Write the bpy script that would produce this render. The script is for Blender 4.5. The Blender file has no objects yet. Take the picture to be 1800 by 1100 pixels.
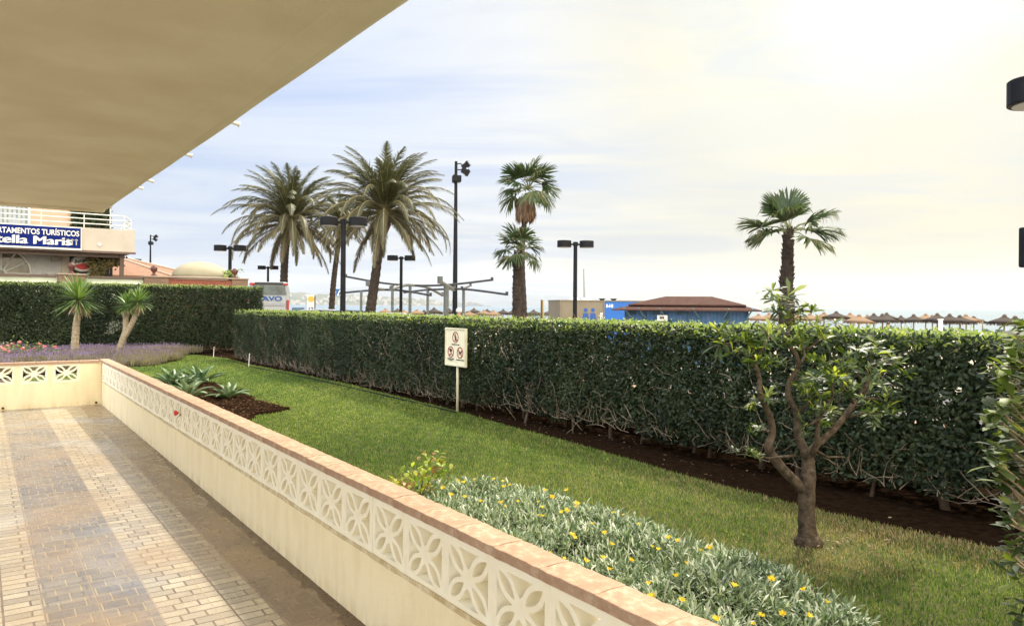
import bpy, bmesh, math, random
import numpy as np
from mathutils import Vector, Matrix
from mathutils.geometry import tessellate_polygon
random.seed(7); rng = np.random.default_rng(7)
SC = bpy.context.scene; COL = SC.collection
R = math.radians

# ------------------------------------------------------------------ camera
CAMH = 1.6; F = 1300.0; HY = 538.0; ROLL = 0.008
cam = bpy.data.cameras.new("Camera"); co = bpy.data.objects.new("Camera", cam); COL.objects.link(co)
cam.sensor_width = 36; cam.lens = F/1800*36; cam.shift_y = (HY-550)/1800
cam.clip_start = 0.05; cam.clip_end = 60000
co.matrix_world = Matrix.Translation((0, 0, CAMH)) @ Matrix.Rotation(R(90), 4, 'X') @ Matrix.Rotation(ROLL, 4, 'Z')
SC.camera = co

# ------------------------------------------------------------------ sky, sun, exposure
SUN_AZ = R(24); SUN_EL = R(51)
sd = Vector((math.sin(SUN_AZ)*math.cos(SUN_EL), math.cos(SUN_AZ)*math.cos(SUN_EL), math.sin(SUN_EL)))
w = bpy.data.worlds.new("World"); SC.world = w; w.use_nodes = True
nt = w.node_tree; nt.nodes.clear()
def N(nt, t, **k):
    n = nt.nodes.new(t)
    for a, b in k.items(): setattr(n, a, b)
    return n
def mth(nt, op, a, b=None, c=None, clamp=False):
    n = nt.nodes.new('ShaderNodeMath'); n.operation = op; n.use_clamp = clamp
    for i, v in enumerate((a, b, c)):
        if v is None: continue
        if isinstance(v, (int, float)): n.inputs[i].default_value = v
        else: nt.links.new(v, n.inputs[i])
    return n.outputs[0]
def ramp(nt, fac, stops, interp='LINEAR'):
    n = nt.nodes.new('ShaderNodeValToRGB'); n.color_ramp.interpolation = interp
    e = n.color_ramp.elements
    while len(e) < len(stops): e.new(0.5)
    for i, (p, c) in enumerate(stops):
        e[i].position = p; e[i].color = (*c, 1) if len(c) == 3 else c
    nt.links.new(fac, n.inputs[0]); return n.outputs[0]
def mixc(nt, fac, a, b, mode='MIX'):
    n = nt.nodes.new('ShaderNodeMix'); n.data_type = 'RGBA'; n.blend_type = mode
    if isinstance(fac, (int, float)): n.inputs[0].default_value = fac
    else: nt.links.new(fac, n.inputs[0])
    for i, v in ((6, a), (7, b)):
        if isinstance(v, tuple): n.inputs[i].default_value = (*v, 1) if len(v) == 3 else v
        else: nt.links.new(v, n.inputs[i])
    return n.outputs[2]
out = N(nt, 'ShaderNodeOutputWorld'); bg = N(nt, 'ShaderNodeBackground')
sky = N(nt, 'ShaderNodeTexSky', sky_type='NISHITA', sun_disc=False, sun_elevation=SUN_EL, sun_rotation=SUN_AZ)
tc = N(nt, 'ShaderNodeTexCoord'); sep = N(nt, 'ShaderNodeSeparateXYZ'); nt.links.new(tc.outputs['Generated'], sep.inputs[0])
dx, dy, dz = sep.outputs
dt = N(nt, 'ShaderNodeVectorMath', operation='DOT_PRODUCT'); nt.links.new(tc.outputs['Generated'], dt.inputs[0]); dt.inputs[1].default_value = sd
az = mth(nt, 'DIVIDE', dx, mth(nt, 'SQRT', mth(nt, 'ADD', mth(nt, 'MULTIPLY', dx, dx), mth(nt, 'MULTIPLY_ADD', dy, dy, 0.0001))))
# thin high cloud sheet, tint follows the distance from the sun
warm = ramp(nt, mth(nt, 'MULTIPLY_ADD', az, 0.5, 0.5), [(0.0, (0.74, 0.80, 0.92)), (0.28, (0.72, 0.80, 0.95)), (0.40, (0.80, 0.86, 0.97)), (0.50, (0.93, 0.93, 0.92)), (0.60, (0.96, 0.89, 0.69)), (0.72, (0.95, 0.83, 0.56)), (0.84, (0.92, 0.83, 0.60)), (1.0, (0.9, 0.9, 0.9))])
glow = ramp(nt, dt.outputs['Value'], [(0.84, (0, 0, 0)), (0.93, (0.02, 0.03, 0.03)), (0.97, (0.06, 0.10, 0.16)), (1.0, (0.8, 0.85, 0.9))], 'EASE')
hz = mth(nt, 'ADD', mth(nt, 'MAXIMUM', dz, 0.0), 0.10)
cmb = N(nt, 'ShaderNodeCombineXYZ')
nt.links.new(mth(nt, 'DIVIDE', dx, hz), cmb.inputs[0]); nt.links.new(mth(nt, 'DIVIDE', dy, hz), cmb.inputs[1])
mp = N(nt, 'ShaderNodeMapping'); mp.inputs['Rotation'].default_value = (0, 0, R(35)); mp.inputs['Scale'].default_value = (0.55, 1.1, 1); nt.links.new(cmb.outputs[0], mp.inputs[0])
nz = N(nt, 'ShaderNodeTexNoise'); nz.inputs['Scale'].default_value = 0.9; nz.inputs['Detail'].default_value = 7; nz.inputs['Roughness'].default_value = 0.55; nz.inputs['Distortion'].default_value = 0.6
nt.links.new(mp.outputs[0], nz.inputs[0])
blue = ramp(nt, nz.outputs[0], [(0.40, (0, 0, 0)), (0.60, (1, 1, 1))], 'EASE')
# blue gaps live mostly on the side away from the sun
gapw = ramp(nt, mth(nt, 'MULTIPLY_ADD', az, 0.5, 0.5), [(0.25, (0.9, 0.9, 0.9)), (0.48, (0.85, 0.85, 0.85)), (0.62, (0.18, 0.18, 0.18)), (0.75, (0.1, 0.1, 0.1)), (1, (0.6, 0.6, 0.6))])
gap = mth(nt, 'MULTIPLY', blue, gapw)
colr = mixc(nt, gap, warm, (0.50, 0.62, 0.90))
nz3 = N(nt, 'ShaderNodeTexNoise'); nz3.inputs['Scale'].default_value = 1.7; nz3.inputs['Detail'].default_value = 8; nz3.inputs['Roughness'].default_value = 0.6; nz3.inputs['Distortion'].default_value = 1.0; nt.links.new(mp.outputs[0], nz3.inputs[0])
grey = mth(nt, 'MULTIPLY', ramp(nt, nz3.outputs[0], [(0.50, (0, 0, 0)), (0.70, (1, 1, 1))], 'EASE'), 0.42)
colr = mixc(nt, grey, colr, (0.66, 0.70, 0.80))
# low grey-blue cloud streaks above the horizon
mp2 = N(nt, 'ShaderNodeMapping'); mp2.inputs['Scale'].default_value = (2.2, 2.2, 22); mp2.inputs['Location'].default_value = (0.9, 0, 0.35); nt.links.new(tc.outputs['Generated'], mp2.inputs[0])
nz2 = N(nt, 'ShaderNodeTexNoise'); nz2.inputs['Scale'].default_value = 1.3; nz2.inputs['Detail'].default_value = 6; nt.links.new(mp2.outputs[0], nz2.inputs[0])
st = mth(nt, 'MULTIPLY', ramp(nt, nz2.outputs[0], [(0.50, (0, 0, 0)), (0.62, (1, 1, 1))]), ramp(nt, dz, [(0.03, (0, 0, 0)), (0.07, (1, 1, 1)), (0.13, (0.8, 0.8, 0.8)), (0.2, (0, 0, 0))]))
# one clear streak of cloud left of the sun, low
rx = mth(nt, 'SUBTRACT', mth(nt, 'DIVIDE', dx, mth(nt, 'MAXIMUM', dy, 0.01)), 0.20)
rz = mth(nt, 'SUBTRACT', dz, 0.086)
wob = mth(nt, 'MULTIPLY', mth(nt, 'SUBTRACT', nz2.outputs[0], 0.5), 1.9)
e1 = mth(nt, 'ADD', mth(nt, 'POWER', mth(nt, 'ABSOLUTE', mth(nt, 'DIVIDE', rx, 0.16)), 2.0), mth(nt, 'POWER', mth(nt, 'ABSOLUTE', mth(nt, 'DIVIDE', rz, 0.020)), 2.0))
s1 = ramp(nt, mth(nt, 'ADD', e1, wob), [(0.35, (1, 1, 1)), (1.1, (0, 0, 0))])
front = mth(nt, 'GREATER_THAN', dy, 0.0)
stk = mth(nt, 'MAXIMUM', mth(nt, 'MULTIPLY', st, 0.35), mth(nt, 'MULTIPLY', mth(nt, 'MULTIPLY', s1, front), 0.75))
colr = mixc(nt, stk, colr, (0.58, 0.62, 0.68))
low = ramp(nt, dz, [(0.0, (0.80, 0.75, 0.66)), (0.05, (0.86, 0.82, 0.75)), (0.12, (0.95, 0.93, 0.89)), (0.25, (1, 1, 1))])
colr = mixc(nt, 1.0, colr, low, 'MULTIPLY')
colr = mixc(nt, 1.0, colr, glow, 'ADD')
gd = Vector((0.52, 1.0, 0.46)).normalized(); dg = N(nt, 'ShaderNodeVectorMath', operation='DOT_PRODUCT'); nt.links.new(tc.outputs['Generated'], dg.inputs[0]); dg.inputs[1].default_value = gd
colr = mixc(nt, 1.0, colr, ramp(nt, dg.outputs['Value'], [(0.86, (0, 0, 0)), (0.95, (0.02, 0.025, 0.01)), (0.985, (0.06, 0.10, 0.12)), (1.0, (0.16, 0.25, 0.42))], 'EASE'), 'ADD')
# unseen sky overhead and behind the viewer, boosted to brighten wall and soffit
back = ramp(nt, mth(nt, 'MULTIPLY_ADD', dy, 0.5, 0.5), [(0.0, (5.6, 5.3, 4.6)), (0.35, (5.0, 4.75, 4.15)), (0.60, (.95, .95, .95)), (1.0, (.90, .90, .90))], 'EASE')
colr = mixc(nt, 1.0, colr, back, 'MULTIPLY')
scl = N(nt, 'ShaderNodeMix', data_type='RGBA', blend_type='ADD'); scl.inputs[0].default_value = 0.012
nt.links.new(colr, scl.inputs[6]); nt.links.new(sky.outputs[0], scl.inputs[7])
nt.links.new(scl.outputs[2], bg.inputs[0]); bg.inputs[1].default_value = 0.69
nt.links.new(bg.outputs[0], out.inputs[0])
sl = bpy.data.lights.new("Sun", 'SUN'); sl.energy = 4.2; sl.angle = R(4); sl.color = (1.0, 0.92, 0.78)
so = bpy.data.objects.new("Sun", sl); COL.objects.link(so); so.rotation_euler = sd.to_track_quat('Z', 'Y').to_euler(); so.location = (0, 0, 30)
SC.view_settings.view_transform = 'Standard'; SC.view_settings.look = 'None'; SC.view_settings.gamma = 1
SC.view_settings.exposure = 0.56; SC.view_settings.use_curve_mapping = False
SC.cycles.max_bounces = 7; SC.cycles.diffuse_bounces = 4; SC.cycles.transparent_max_bounces = 6; SC.cycles.volume_bounces = 0

# ------------------------------------------------------------------ pixel -> place helpers
def ray(px, py):
    u = (px-900)/F; v = (HY-py)/F
    return (u - v*ROLL, u*ROLL + v)
def P(px, py, Y):
    x, z = ray(px, py); return Vector((x*Y, Y, CAMH + z*Y))
def G(px, py, z=0.0):
    x, zz = ray(px, py); Y = (z-CAMH)/zz; return Vector((x*Y, Y, z))
def PL(px, py, p0, d):            # ray meets the vertical plane through p0 with plan direction d
    x, z = ray(px, py); nx, ny = -d[1], d[0]
    Y = (p0[0]*nx + p0[1]*ny)/(x*nx + ny); return Vector((x*Y, Y, CAMH + z*Y))

# ------------------------------------------------------------------ object helpers
def tag(o, label=None, cat=None, group=None, kind=None):
    if label: o['label'] = label
    if cat: o['category'] = cat
    if group: o['group'] = group
    if kind: o['kind'] = kind
    return o
def empty(name, loc=(0, 0, 0), rz=0.0, label=None, cat=None, group=None, kind=None):
    o = bpy.data.objects.new(name, None); COL.objects.link(o); o.location = loc; o.rotation_euler = (0, 0, rz); o.empty_display_size = 0.2
    return tag(o, label, cat, group, kind)
def copy_tree(o, parent=None):
    c = o.copy(); COL.objects.link(c); c.parent = parent
    for ch in [x for x in bpy.data.objects if x.parent == o]: copy_tree(ch, c)
    return c
class MB:
    def __init__(s): s.v = []; s.f = []; s.r = []
    def add(s, vs, fs, r=None):
        n = len(s.v); s.v.extend([tuple(p) for p in vs]); s.f.extend([tuple(i+n for i in f) for f in fs])
        r = random.random() if r is None else r; s.r.extend([r]*len(vs)); return s
    def box(s, x0, y0, z0, x1, y1, z1, M=None, r=None):
        vs = [Vector(p) for p in ((x0,y0,z0),(x1,y0,z0),(x1,y1,z0),(x0,y1,z0),(x0,y0,z1),(x1,y0,z1),(x1,y1,z1),(x0,y1,z1))]
        if M is not None: vs = [M @ p for p in vs]
        return s.add(vs, [(3,2,1,0),(4,5,6,7),(0,1,5,4),(1,2,6,5),(2,3,7,6),(3,0,4,7)], r)
    def tube(s, pts, rad, seg=8, cap=True, r=None, up=None):
        pts = [Vector(p) for p in pts]; n = len(pts)
        if isinstance(rad, (int, float)): rad = [rad]*n
        vs = []; pn = None
        for i, p in enumerate(pts):
            t = (pts[min(i+1, n-1)] - pts[max(i-1, 0)]).normalized()
            if pn is None:
                a = Vector((0, 0, 1)) if abs(t.z) < 0.9 else Vector((1, 0, 0)); pn = t.cross(a).normalized()
            else: pn = (pn - t*pn.dot(t)).normalized()
            b = t.cross(pn)
            for k in range(seg):
                an = 2*math.pi*k/seg; vs.append(p + (pn*math.cos(an) + b*math.sin(an))*rad[i])
        fs = [(i*seg+k, i*seg+(k+1)%seg, (i+1)*seg+(k+1)%seg, (i+1)*seg+k) for i in range(n-1) for k in range(seg)]
        if cap: fs += [tuple(range(seg))[::-1], tuple((n-1)*seg+k for k in range(seg))]
        return s.add(vs, fs, r)
    def lathe(s, prof, seg=24, c=(0, 0, 0), r=None):
        vs = [(c[0]+q*math.cos(2*math.pi*k/seg), c[1]+q*math.sin(2*math.pi*k/seg), c[2]+z) for q, z in prof for k in range(seg)]
        n = len(prof); fs = [(i*seg+k, i*seg+(k+1)%seg, (i+1)*seg+(k+1)%seg, (i+1)*seg+k) for i in range(n-1) for k in range(seg)]
        fs += [tuple(range(seg))[::-1], tuple((n-1)*seg+k for k in range(seg))]
        return s.add(vs, fs, r)
    def prism(s, poly, z0, z1, M=None, r=None):
        n = len(poly); vs = [Vector((x, y, z0)) for x, y in poly] + [Vector((x, y, z1)) for x, y in poly]
        if M is not None: vs = [M @ p for p in vs]
        return s.add(vs, [tuple(range(n))[::-1], tuple(range(n, 2*n))] + [(i, (i+1) % n, n+(i+1) % n, n+i) for i in range(n)], r)
    def build(s, name, mat, parent=None, bevel=0.0, smooth=False, **t):
        me = bpy.data.meshes.new(name); me.from_pydata([tuple(p) for p in s.v], [], s.f)
        at = me.attributes.new('rnd', 'FLOAT', 'POINT'); at.data.foreach_set('value', s.r)
        me.materials.append(mat)
        bm = bmesh.new(); bm.from_mesh(me); bmesh.ops.recalc_face_normals(bm, faces=bm.faces)
        if bevel > 0:
            eds = [e for e in bm.edges if len(e.link_faces) == 2 and e.calc_face_angle(0) > 0.5]
            bmesh.ops.bevel(bm, geom=eds, offset=bevel, segments=2, profile=0.6, affect='EDGES', clamp_overlap=True)
        bm.to_mesh(me); bm.free()
        if smooth:
            me.polygons.foreach_set('use_smooth', [True]*len(me.polygons))
        o = bpy.data.objects.new(name, me); COL.objects.link(o); o.parent = parent
        return tag(o, **t)

def np_mesh(name, V, quads, tris, rnd, mat, parent=None, smooth=True, **t):
    me = bpy.data.meshes.new(name); me.vertices.add(len(V)); me.vertices.foreach_set('co', V.astype(np.float32).ravel())
    lv = []; ls = []; pos = 0
    if quads is not None and len(quads): lv.append(quads.ravel()); ls.append(pos + 4*np.arange(len(quads))); pos += 4*len(quads)
    if tris is not None and len(tris): lv.append(tris.ravel()); ls.append(pos + 3*np.arange(len(tris))); pos += 3*len(tris)
    lv = np.concatenate(lv).astype(np.int32); ls = np.concatenate(ls).astype(np.int32)
    me.loops.add(len(lv)); me.loops.foreach_set('vertex_index', lv)
    me.polygons.add(len(ls)); me.polygons.foreach_set('loop_start', ls)
    me.polygons.foreach_set('use_smooth', np.full(len(ls), smooth))
    me.update(calc_edges=True)
    at = me.attributes.new('rnd', 'FLOAT', 'POINT'); at.data.foreach_set('value', rnd.astype(np.float32))
    me.materials.append(mat)
    o = bpy.data.objects.new(name, me); COL.objects.link(o); o.parent = parent
    return tag(o, **t)
def unit(a): return a/np.maximum(np.linalg.norm(a, axis=1, keepdims=True), 1e-9)
PROF = {'oval': ([0.0, 0.3, 0.65], [0.12, 0.9, 1.0]), 'obov': ([0.0, 0.35, 0.75], [0.1, 0.55, 1.0]), 'blade': ([0.0, 0.55], [1.0, 0.75]),
        'strap': ([0, 0.3, 0.6, 0.85], [0.5, 0.9, 1.0, 0.75]), 'tri': ([0.0], [1.0])}
class Leaves:
    def __init__(s): s.V = []; s.Q = []; s.T = []; s.r = []; s.n = 0
    def add(s, Pn, D, Nn, L, W, prof='oval', bend=0.15, fold=0.0, rnd=None):
        n = len(Pn)
        if n == 0: return s
        Pn = np.asarray(Pn, float); D = unit(np.asarray(D, float)); Nn = np.asarray(Nn, float)
        S = unit(np.cross(D, Nn)); Nn = unit(np.cross(S, D))
        L = np.broadcast_to(np.asarray(L, float), (n,))[:, None]; W = np.broadcast_to(np.asarray(W, float), (n,))[:, None]
        bend = np.broadcast_to(np.asarray(bend, float), (n,))[:, None]
        ts, ws = PROF[prof]; k = len(ts); arr = []
        for t_, w_ in zip(ts, ws):
            c = Pn + D*L*t_ - Nn*bend*L*t_*t_
            arr.append(c - S*W*w_/2 + Nn*W*w_*fold); arr.append(c + S*W*w_/2 + Nn*W*w_*fold)
        arr.append(Pn + D*L - Nn*bend*L)
        V = np.stack(arr, 1); m = 2*k+1; base = s.n + m*np.arange(n)
        for i in range(k-1): s.Q.append(np.stack([base+2*i, base+2*i+1, base+2*i+3, base+2*i+2], 1))
        s.T.append(np.stack([base+2*k-2, base+2*k-1, base+2*k], 1))
        s.V.append(V.reshape(-1, 3)); s.n += n*m
        rnd = rng.random(n) if rnd is None else np.broadcast_to(rnd, (n,)); s.r.append(np.repeat(rnd, m)); return s
    def build(s, name, mat, parent=None, **t):
        return np_mesh(name, np.concatenate(s.V), np.concatenate(s.Q) if s.Q else None, np.concatenate(s.T), np.concatenate(s.r), mat, parent, **t)

# ------------------------------------------------------------------ materials
MATS = {}
def bsdf(name, rough=0.6, metal=0.0, spec=0.5):
    m = bpy.data.materials.new(name); m.use_nodes = True; t = m.node_tree; b = t.nodes['Principled BSDF']
    b.inputs['Roughness'].default_value = rough; b.inputs['Metallic'].default_value = metal; b.inputs['Specular IOR Level'].default_value = spec
    return m, t, b
def noise(t, scale, detail=4, vec=None, rough=0.5, dist=0.0):
    n = t.nodes.new('ShaderNodeTexNoise'); n.inputs['Scale'].default_value = scale; n.inputs['Detail'].default_value = detail; n.inputs['Roughness'].default_value = rough; n.inputs['Distortion'].default_value = dist
    if vec is None:
        c = t.nodes.new('ShaderNodeTexCoord'); vec = c.outputs['Object']
    t.links.new(vec, n.inputs['Vector']); return n.outputs[0]
def bump(t, b, h, strength=0.3, dist=0.01):
    n = t.nodes.new('ShaderNodeBump'); n.inputs['Strength'].default_value = strength; n.inputs['Distance'].default_value = dist
    t.links.new(h, n.inputs['Height']); t.links.new(n.outputs[0], b.inputs['Normal'])
def plain(name, c, c2=None, scale=8, rough=0.6, metal=0.0, bmp=0.0, bscale=60, bdist=0.004, spec=0.5):
    if name in MATS: return MATS[name]
    m, t, b = bsdf(name, rough, metal, spec); c2 = c2 or tuple(x*0.82 for x in c)
    f = noise(t, scale, 5)
    t.links.new(ramp(t, f, [(0.35, c), (0.68, c2)]), b.inputs['Base Color'])
    if bmp: bump(t, b, noise(t, bscale, 4), bmp, bdist)
    MATS[name] = m; return m
def leafmat(name, cols, rough=0.45, trans=0.3, tcol=None, spec=0.4):
    m, t, b = bsdf(name, rough, 0, spec)
    a = t.nodes.new('ShaderNodeAttribute'); a.attribute_name = 'rnd'
    n = len(cols); c = ramp(t, a.outputs['Fac'], [(i/(n-1), x) for i, x in enumerate(cols)])
    t.links.new(c, b.inputs['Base Color'])
    tr = t.nodes.new('ShaderNodeBsdfTranslucent'); t.links.new(mixc(t, 1.0, c, tcol or (1.9, 2.0, 0.7), 'MULTIPLY'), tr.inputs[0])
    mx = t.nodes.new('ShaderNodeMixShader'); mx.inputs[0].default_value = trans
    t.links.new(b.outputs[0], mx.inputs[1]); t.links.new(tr.outputs[0], mx.inputs[2]); t.links.new(mx.outputs[0], t.nodes['Material Output'].inputs[0])
    return m

def stucco(name, c, stain, low=0.3):
    m, t, b = bsdf(name, 0.85, 0, 0.2); tcn = t.nodes.new('ShaderNodeTexCoord'); sp = t.nodes.new('ShaderNodeSeparateXYZ'); t.links.new(tcn.outputs['Object'], sp.inputs[0])
    mpn = t.nodes.new('ShaderNodeMapping'); mpn.inputs['Scale'].default_value = (1, 1, 0.25); t.links.new(tcn.outputs['Object'], mpn.inputs[0])
    f = noise(t, 9, 6, mpn.outputs[0], 0.65); g = noise(t, 45, 5, None, 0.7)
    zz = mth(t, 'SUBTRACT', 1.0, mth(t, 'MULTIPLY', sp.outputs[2], 1/0.09), clamp=True)
    k = mth(t, 'MULTIPLY', mth(t, 'ADD', mth(t, 'MULTIPLY', zz, 0.55), 0.18), ramp(t, f, [(0.42, (0, 0, 0)), (0.66, (1, 1, 1))]))
    cc = mixc(t, k, c, stain); cc = mixc(t, mth(t, 'MULTIPLY', ramp(t, g, [(0.56, (0, 0, 0)), (0.75, (1, 1, 1))]), 0.22), cc, stain)
    t.links.new(cc, b.inputs['Base Color']); bump(t, b, noise(t, 110, 5, None, 0.7), 0.7, 0.006); return m
M_wall = stucco('cream_stucco', (0.89, 0.77, 0.51), (0.55, 0.37, 0.17))
M_block = plain('cream_block', (0.90, 0.84, 0.67), (0.86, 0.78, 0.58), 12, 0.85, bmp=0.3, bscale=150, bdist=0.002)
M_soffit = plain('soffit_paint', (0.90, 0.85, 0.69), (0.80, 0.73, 0.56), 1.6, 0.8, bmp=0.6, bscale=170, bdist=0.003)
M_black = plain('black_metal', (0.010, 0.010, 0.012), (0.016, 0.016, 0.018), 5, 0.55, 0.0, spec=0.12)
M_white = plain('white_paint', (0.78, 0.77, 0.73), (0.70, 0.68, 0.62), 3, 0.5)
M_steel = plain('galvanised_steel', (0.42, 0.44, 0.43), (0.34, 0.35, 0.34), 9, 0.45, 0.5)
M_soil = plain('dark_soil', (0.026, 0.015, 0.009), (0.012, 0.007, 0.004), 14, 0.95, spec=0.0, bmp=1.0, bscale=38, bdist=0.03)
M_bark = plain('grey_brown_bark', (0.12, 0.088, 0.062), (0.045, 0.033, 0.023), 26, 0.9, bmp=1.0, bscale=38, bdist=0.015, spec=.1)
M_twig = plain('pale_twig', (0.30, 0.23, 0.16), (0.17, 0.12, 0.08), 20, 0.85)
M_hstem = plain('hedge_stem', (0.11, 0.075, 0.05), (0.055, 0.037, 0.025), 12, 0.85, bmp=0.5, bscale=60)
M_brass = plain('terracotta_finial', (0.10, 0.028, 0.018), (0.07, 0.02, 0.014), 8, 0.6)

def terracotta():
    m, t, b = bsdf('terracotta_coping', 0.75, 0, 0.25)
    a = t.nodes.new('ShaderNodeObjectInfo'); f = noise(t, 22, 6, None, 0.7); g = noise(t, 4, 3)
    c = ramp(t, f, [(0.3, (0.36, 0.22, 0.14)), (0.52, (0.45, 0.30, 0.20)), (0.72, (0.60, 0.46, 0.33))])
    c = mixc(t, mth(t, 'MULTIPLY', a.outputs['Random'], 0.35), c, (0.32, 0.19, 0.12))
    c = mixc(t, ramp(t, g, [(0.55, (0, 0, 0)), (0.8, (0.4, 0.4, 0.4))]), c, (0.60, 0.46, 0.34))
    c = mixc(t, ramp(t, noise(t, 34, 2, None, 0.3), [(0.735, (0, 0, 0)), (0.76, (0.8, 0.8, 0.8))]), c, (0.06, 0.035, 0.02))
    t.links.new(c, b.inputs['Base Color']); bump(t, b, noise(t, 60, 6, None, 0.7), 0.6, 0.005); return m
M_cop = terracotta()

def tilemat():
    m, t, b = bsdf('terrace_tiles', 0.4, 0, 0.5)
    tcn = t.nodes.new('ShaderNodeTexCoord'); sp = t.nodes.new('ShaderNodeSeparateXYZ'); t.links.new(tcn.outputs['Object'], sp.inputs[0])
    s_, tt = sp.outputs[0], sp.outputs[1]     # s along the wall, -t distance from the wall
    d = mth(t, 'MULTIPLY', tt, -1.0)
    n1 = noise(t, 1.3, 5, None, 0.6); n2 = noise(t, 7, 5, None, 0.65)
    # band of darker tiles next to wall, then alternate bands of 0.49 m
    u = mth(t, 'DIVIDE', mth(t, 'ADD', d, 0.17), 0.49)
    k = mth(t, 'MODULO', mth(t, 'FLOOR', u), 2.0)          # 0 = dark, 1 = light
    def brick(wd, ht, off, sq, sf, c1, c2, mort, loc):
        mpn = t.nodes.new('ShaderNodeMapping'); mpn.inputs['Rotation'].default_value = (0, 0, R(90)); mpn.inputs['Location'].default_value = loc; t.links.new(tcn.outputs['Object'], mpn.inputs[0])
        bn = t.nodes.new('ShaderNodeTexBrick'); bn.offset = off; bn.squash = sq; bn.squash_frequency = sf; bn.inputs['Scale'].default_value = 1; bn.inputs['Brick Width'].default_value = wd; bn.inputs['Row Height'].default_value = ht
        bn.inputs['Mortar Size'].default_value = 0.0055; bn.inputs['Mortar Smooth'].default_value = 0.3; bn.inputs['Color1'].default_value = (*c1, 1); bn.inputs['Color2'].default_value = (*c2, 1); bn.inputs['Mortar'].default_value = (*mort, 1)
        t.links.new(mpn.outputs[0], bn.inputs[0]); return bn
    L1 = brick(0.1225, 0.0817, 0.5, 1.6, 2, (0.54, 0.46, 0.32), (0.33, 0.28, 0.20), (0.15, 0.10, 0.06), (0, 0.02, 0))
    D1 = brick(0.1225, 0.1225, 0.5, 1.0, 2, (0.19, 0.17, 0.16), (0.115, 0.105, 0.105), (0.36, 0.29, 0.19), (0, 0.02, 0))
    kk_ = mth(t, 'MULTIPLY_ADD', mth(t, 'SUBTRACT', k, 0.5), mth(t, 'MULTIPLY_ADD', ramp(t, noise(t, 2.2, 5, None, 0.7), [(0.35, (0, 0, 0)), (0.65, (1, 1, 1))]), 0.55, 0.40), 0.5)
    c = mixc(t, kk_, D1.outputs[0], L1.outputs[0])
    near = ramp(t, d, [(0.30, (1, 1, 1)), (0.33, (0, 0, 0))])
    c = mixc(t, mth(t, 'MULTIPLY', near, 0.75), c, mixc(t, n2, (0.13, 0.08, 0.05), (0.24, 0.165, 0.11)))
    # long joints between tile rows and the joints across
    def lines(x, step, wd, off):
        fr = mth(t, 'FRACT', mth(t, 'ADD', mth(t, 'DIVIDE', x, step), off)); q = mth(t, 'ABSOLUTE', mth(t, 'SUBTRACT', fr, 0.5)); return mth(t, 'GREATER_THAN', q, 0.5 - wd/step/2)
    jl = mth(t, 'MAXIMUM', lines(d, 0.245, 0.007, 0.6939), lines(s_, 0.98, 0.006, 0.3))
    c = mixc(t, mth(t, 'MULTIPLY', jl, 0.6), c, (0.38, 0.27, 0.17))
    # dirt, rusty wash, bluish worn patches
    c = mixc(t, ramp(t, n1, [(0.42, (0, 0, 0)), (0.66, (0.6, 0.6, 0.6))]), c, (0.36, 0.25, 0.14))
    c = mixc(t, ramp(t, noise(t, 0.8, 3, None, 0.5), [(0.56, (0, 0, 0)), (0.75, (0.35, 0.35, 0.35))]), c, (0.42, 0.46, 0.50))
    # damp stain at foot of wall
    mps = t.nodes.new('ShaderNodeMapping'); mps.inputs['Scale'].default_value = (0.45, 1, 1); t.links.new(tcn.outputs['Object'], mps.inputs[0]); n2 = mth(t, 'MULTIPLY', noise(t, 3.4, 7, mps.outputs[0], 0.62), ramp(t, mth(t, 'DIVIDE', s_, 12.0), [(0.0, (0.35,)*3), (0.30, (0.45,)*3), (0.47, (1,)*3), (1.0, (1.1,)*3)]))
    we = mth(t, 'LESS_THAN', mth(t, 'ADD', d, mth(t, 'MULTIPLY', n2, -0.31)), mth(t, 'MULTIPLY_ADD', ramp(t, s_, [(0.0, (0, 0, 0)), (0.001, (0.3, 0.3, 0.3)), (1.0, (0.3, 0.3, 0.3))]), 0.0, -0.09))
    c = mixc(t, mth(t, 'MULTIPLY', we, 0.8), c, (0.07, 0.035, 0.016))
    t.links.new(c, b.inputs['Base Color'])
    rg = mth(t, 'MULTIPLY_ADD', noise(t, 5, 5, None, 0.7), 0.45, 0.06); t.links.new(rg, b.inputs['Roughness'])
    h = mth(t, 'SUBTRACT', mth(t, 'MULTIPLY', noise(t, 25, 3), 0.35), mth(t, 'MAXIMUM', mth(t, 'ADD', mth(t, 'MULTIPLY', L1.outputs['Fac'], k), mth(t, 'MULTIPLY', D1.outputs['Fac'], mth(t, 'SUBTRACT', 1.0, k))), jl))
    bump(t, b, h, 0.7, 0.006); return m
M_tile = tilemat()

# ------------------------------------------------------------------ terrace frame (s along wall towards viewer, t outwards)
B0 = G(645, 1100); B1 = G(178, 710)
corner = B1.copy(); A = (B0-B1).normalized(); A2 = Vector((A.x, A.y)); Nn = Vector((-A.y, A.x, 0))   # Nn points to garden
if Nn.x < 0: Nn = -Nn
ang = math.atan2(A.y, A.x)
def W(s, t, z=0.0): return corner + A*s + Nn*t + Vector((0, 0, z))
def inv(p): q = Vector(p) - corner; return q.dot(A), q.dot(Nn)
SEND = 15.0
TH = 0.122

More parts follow.
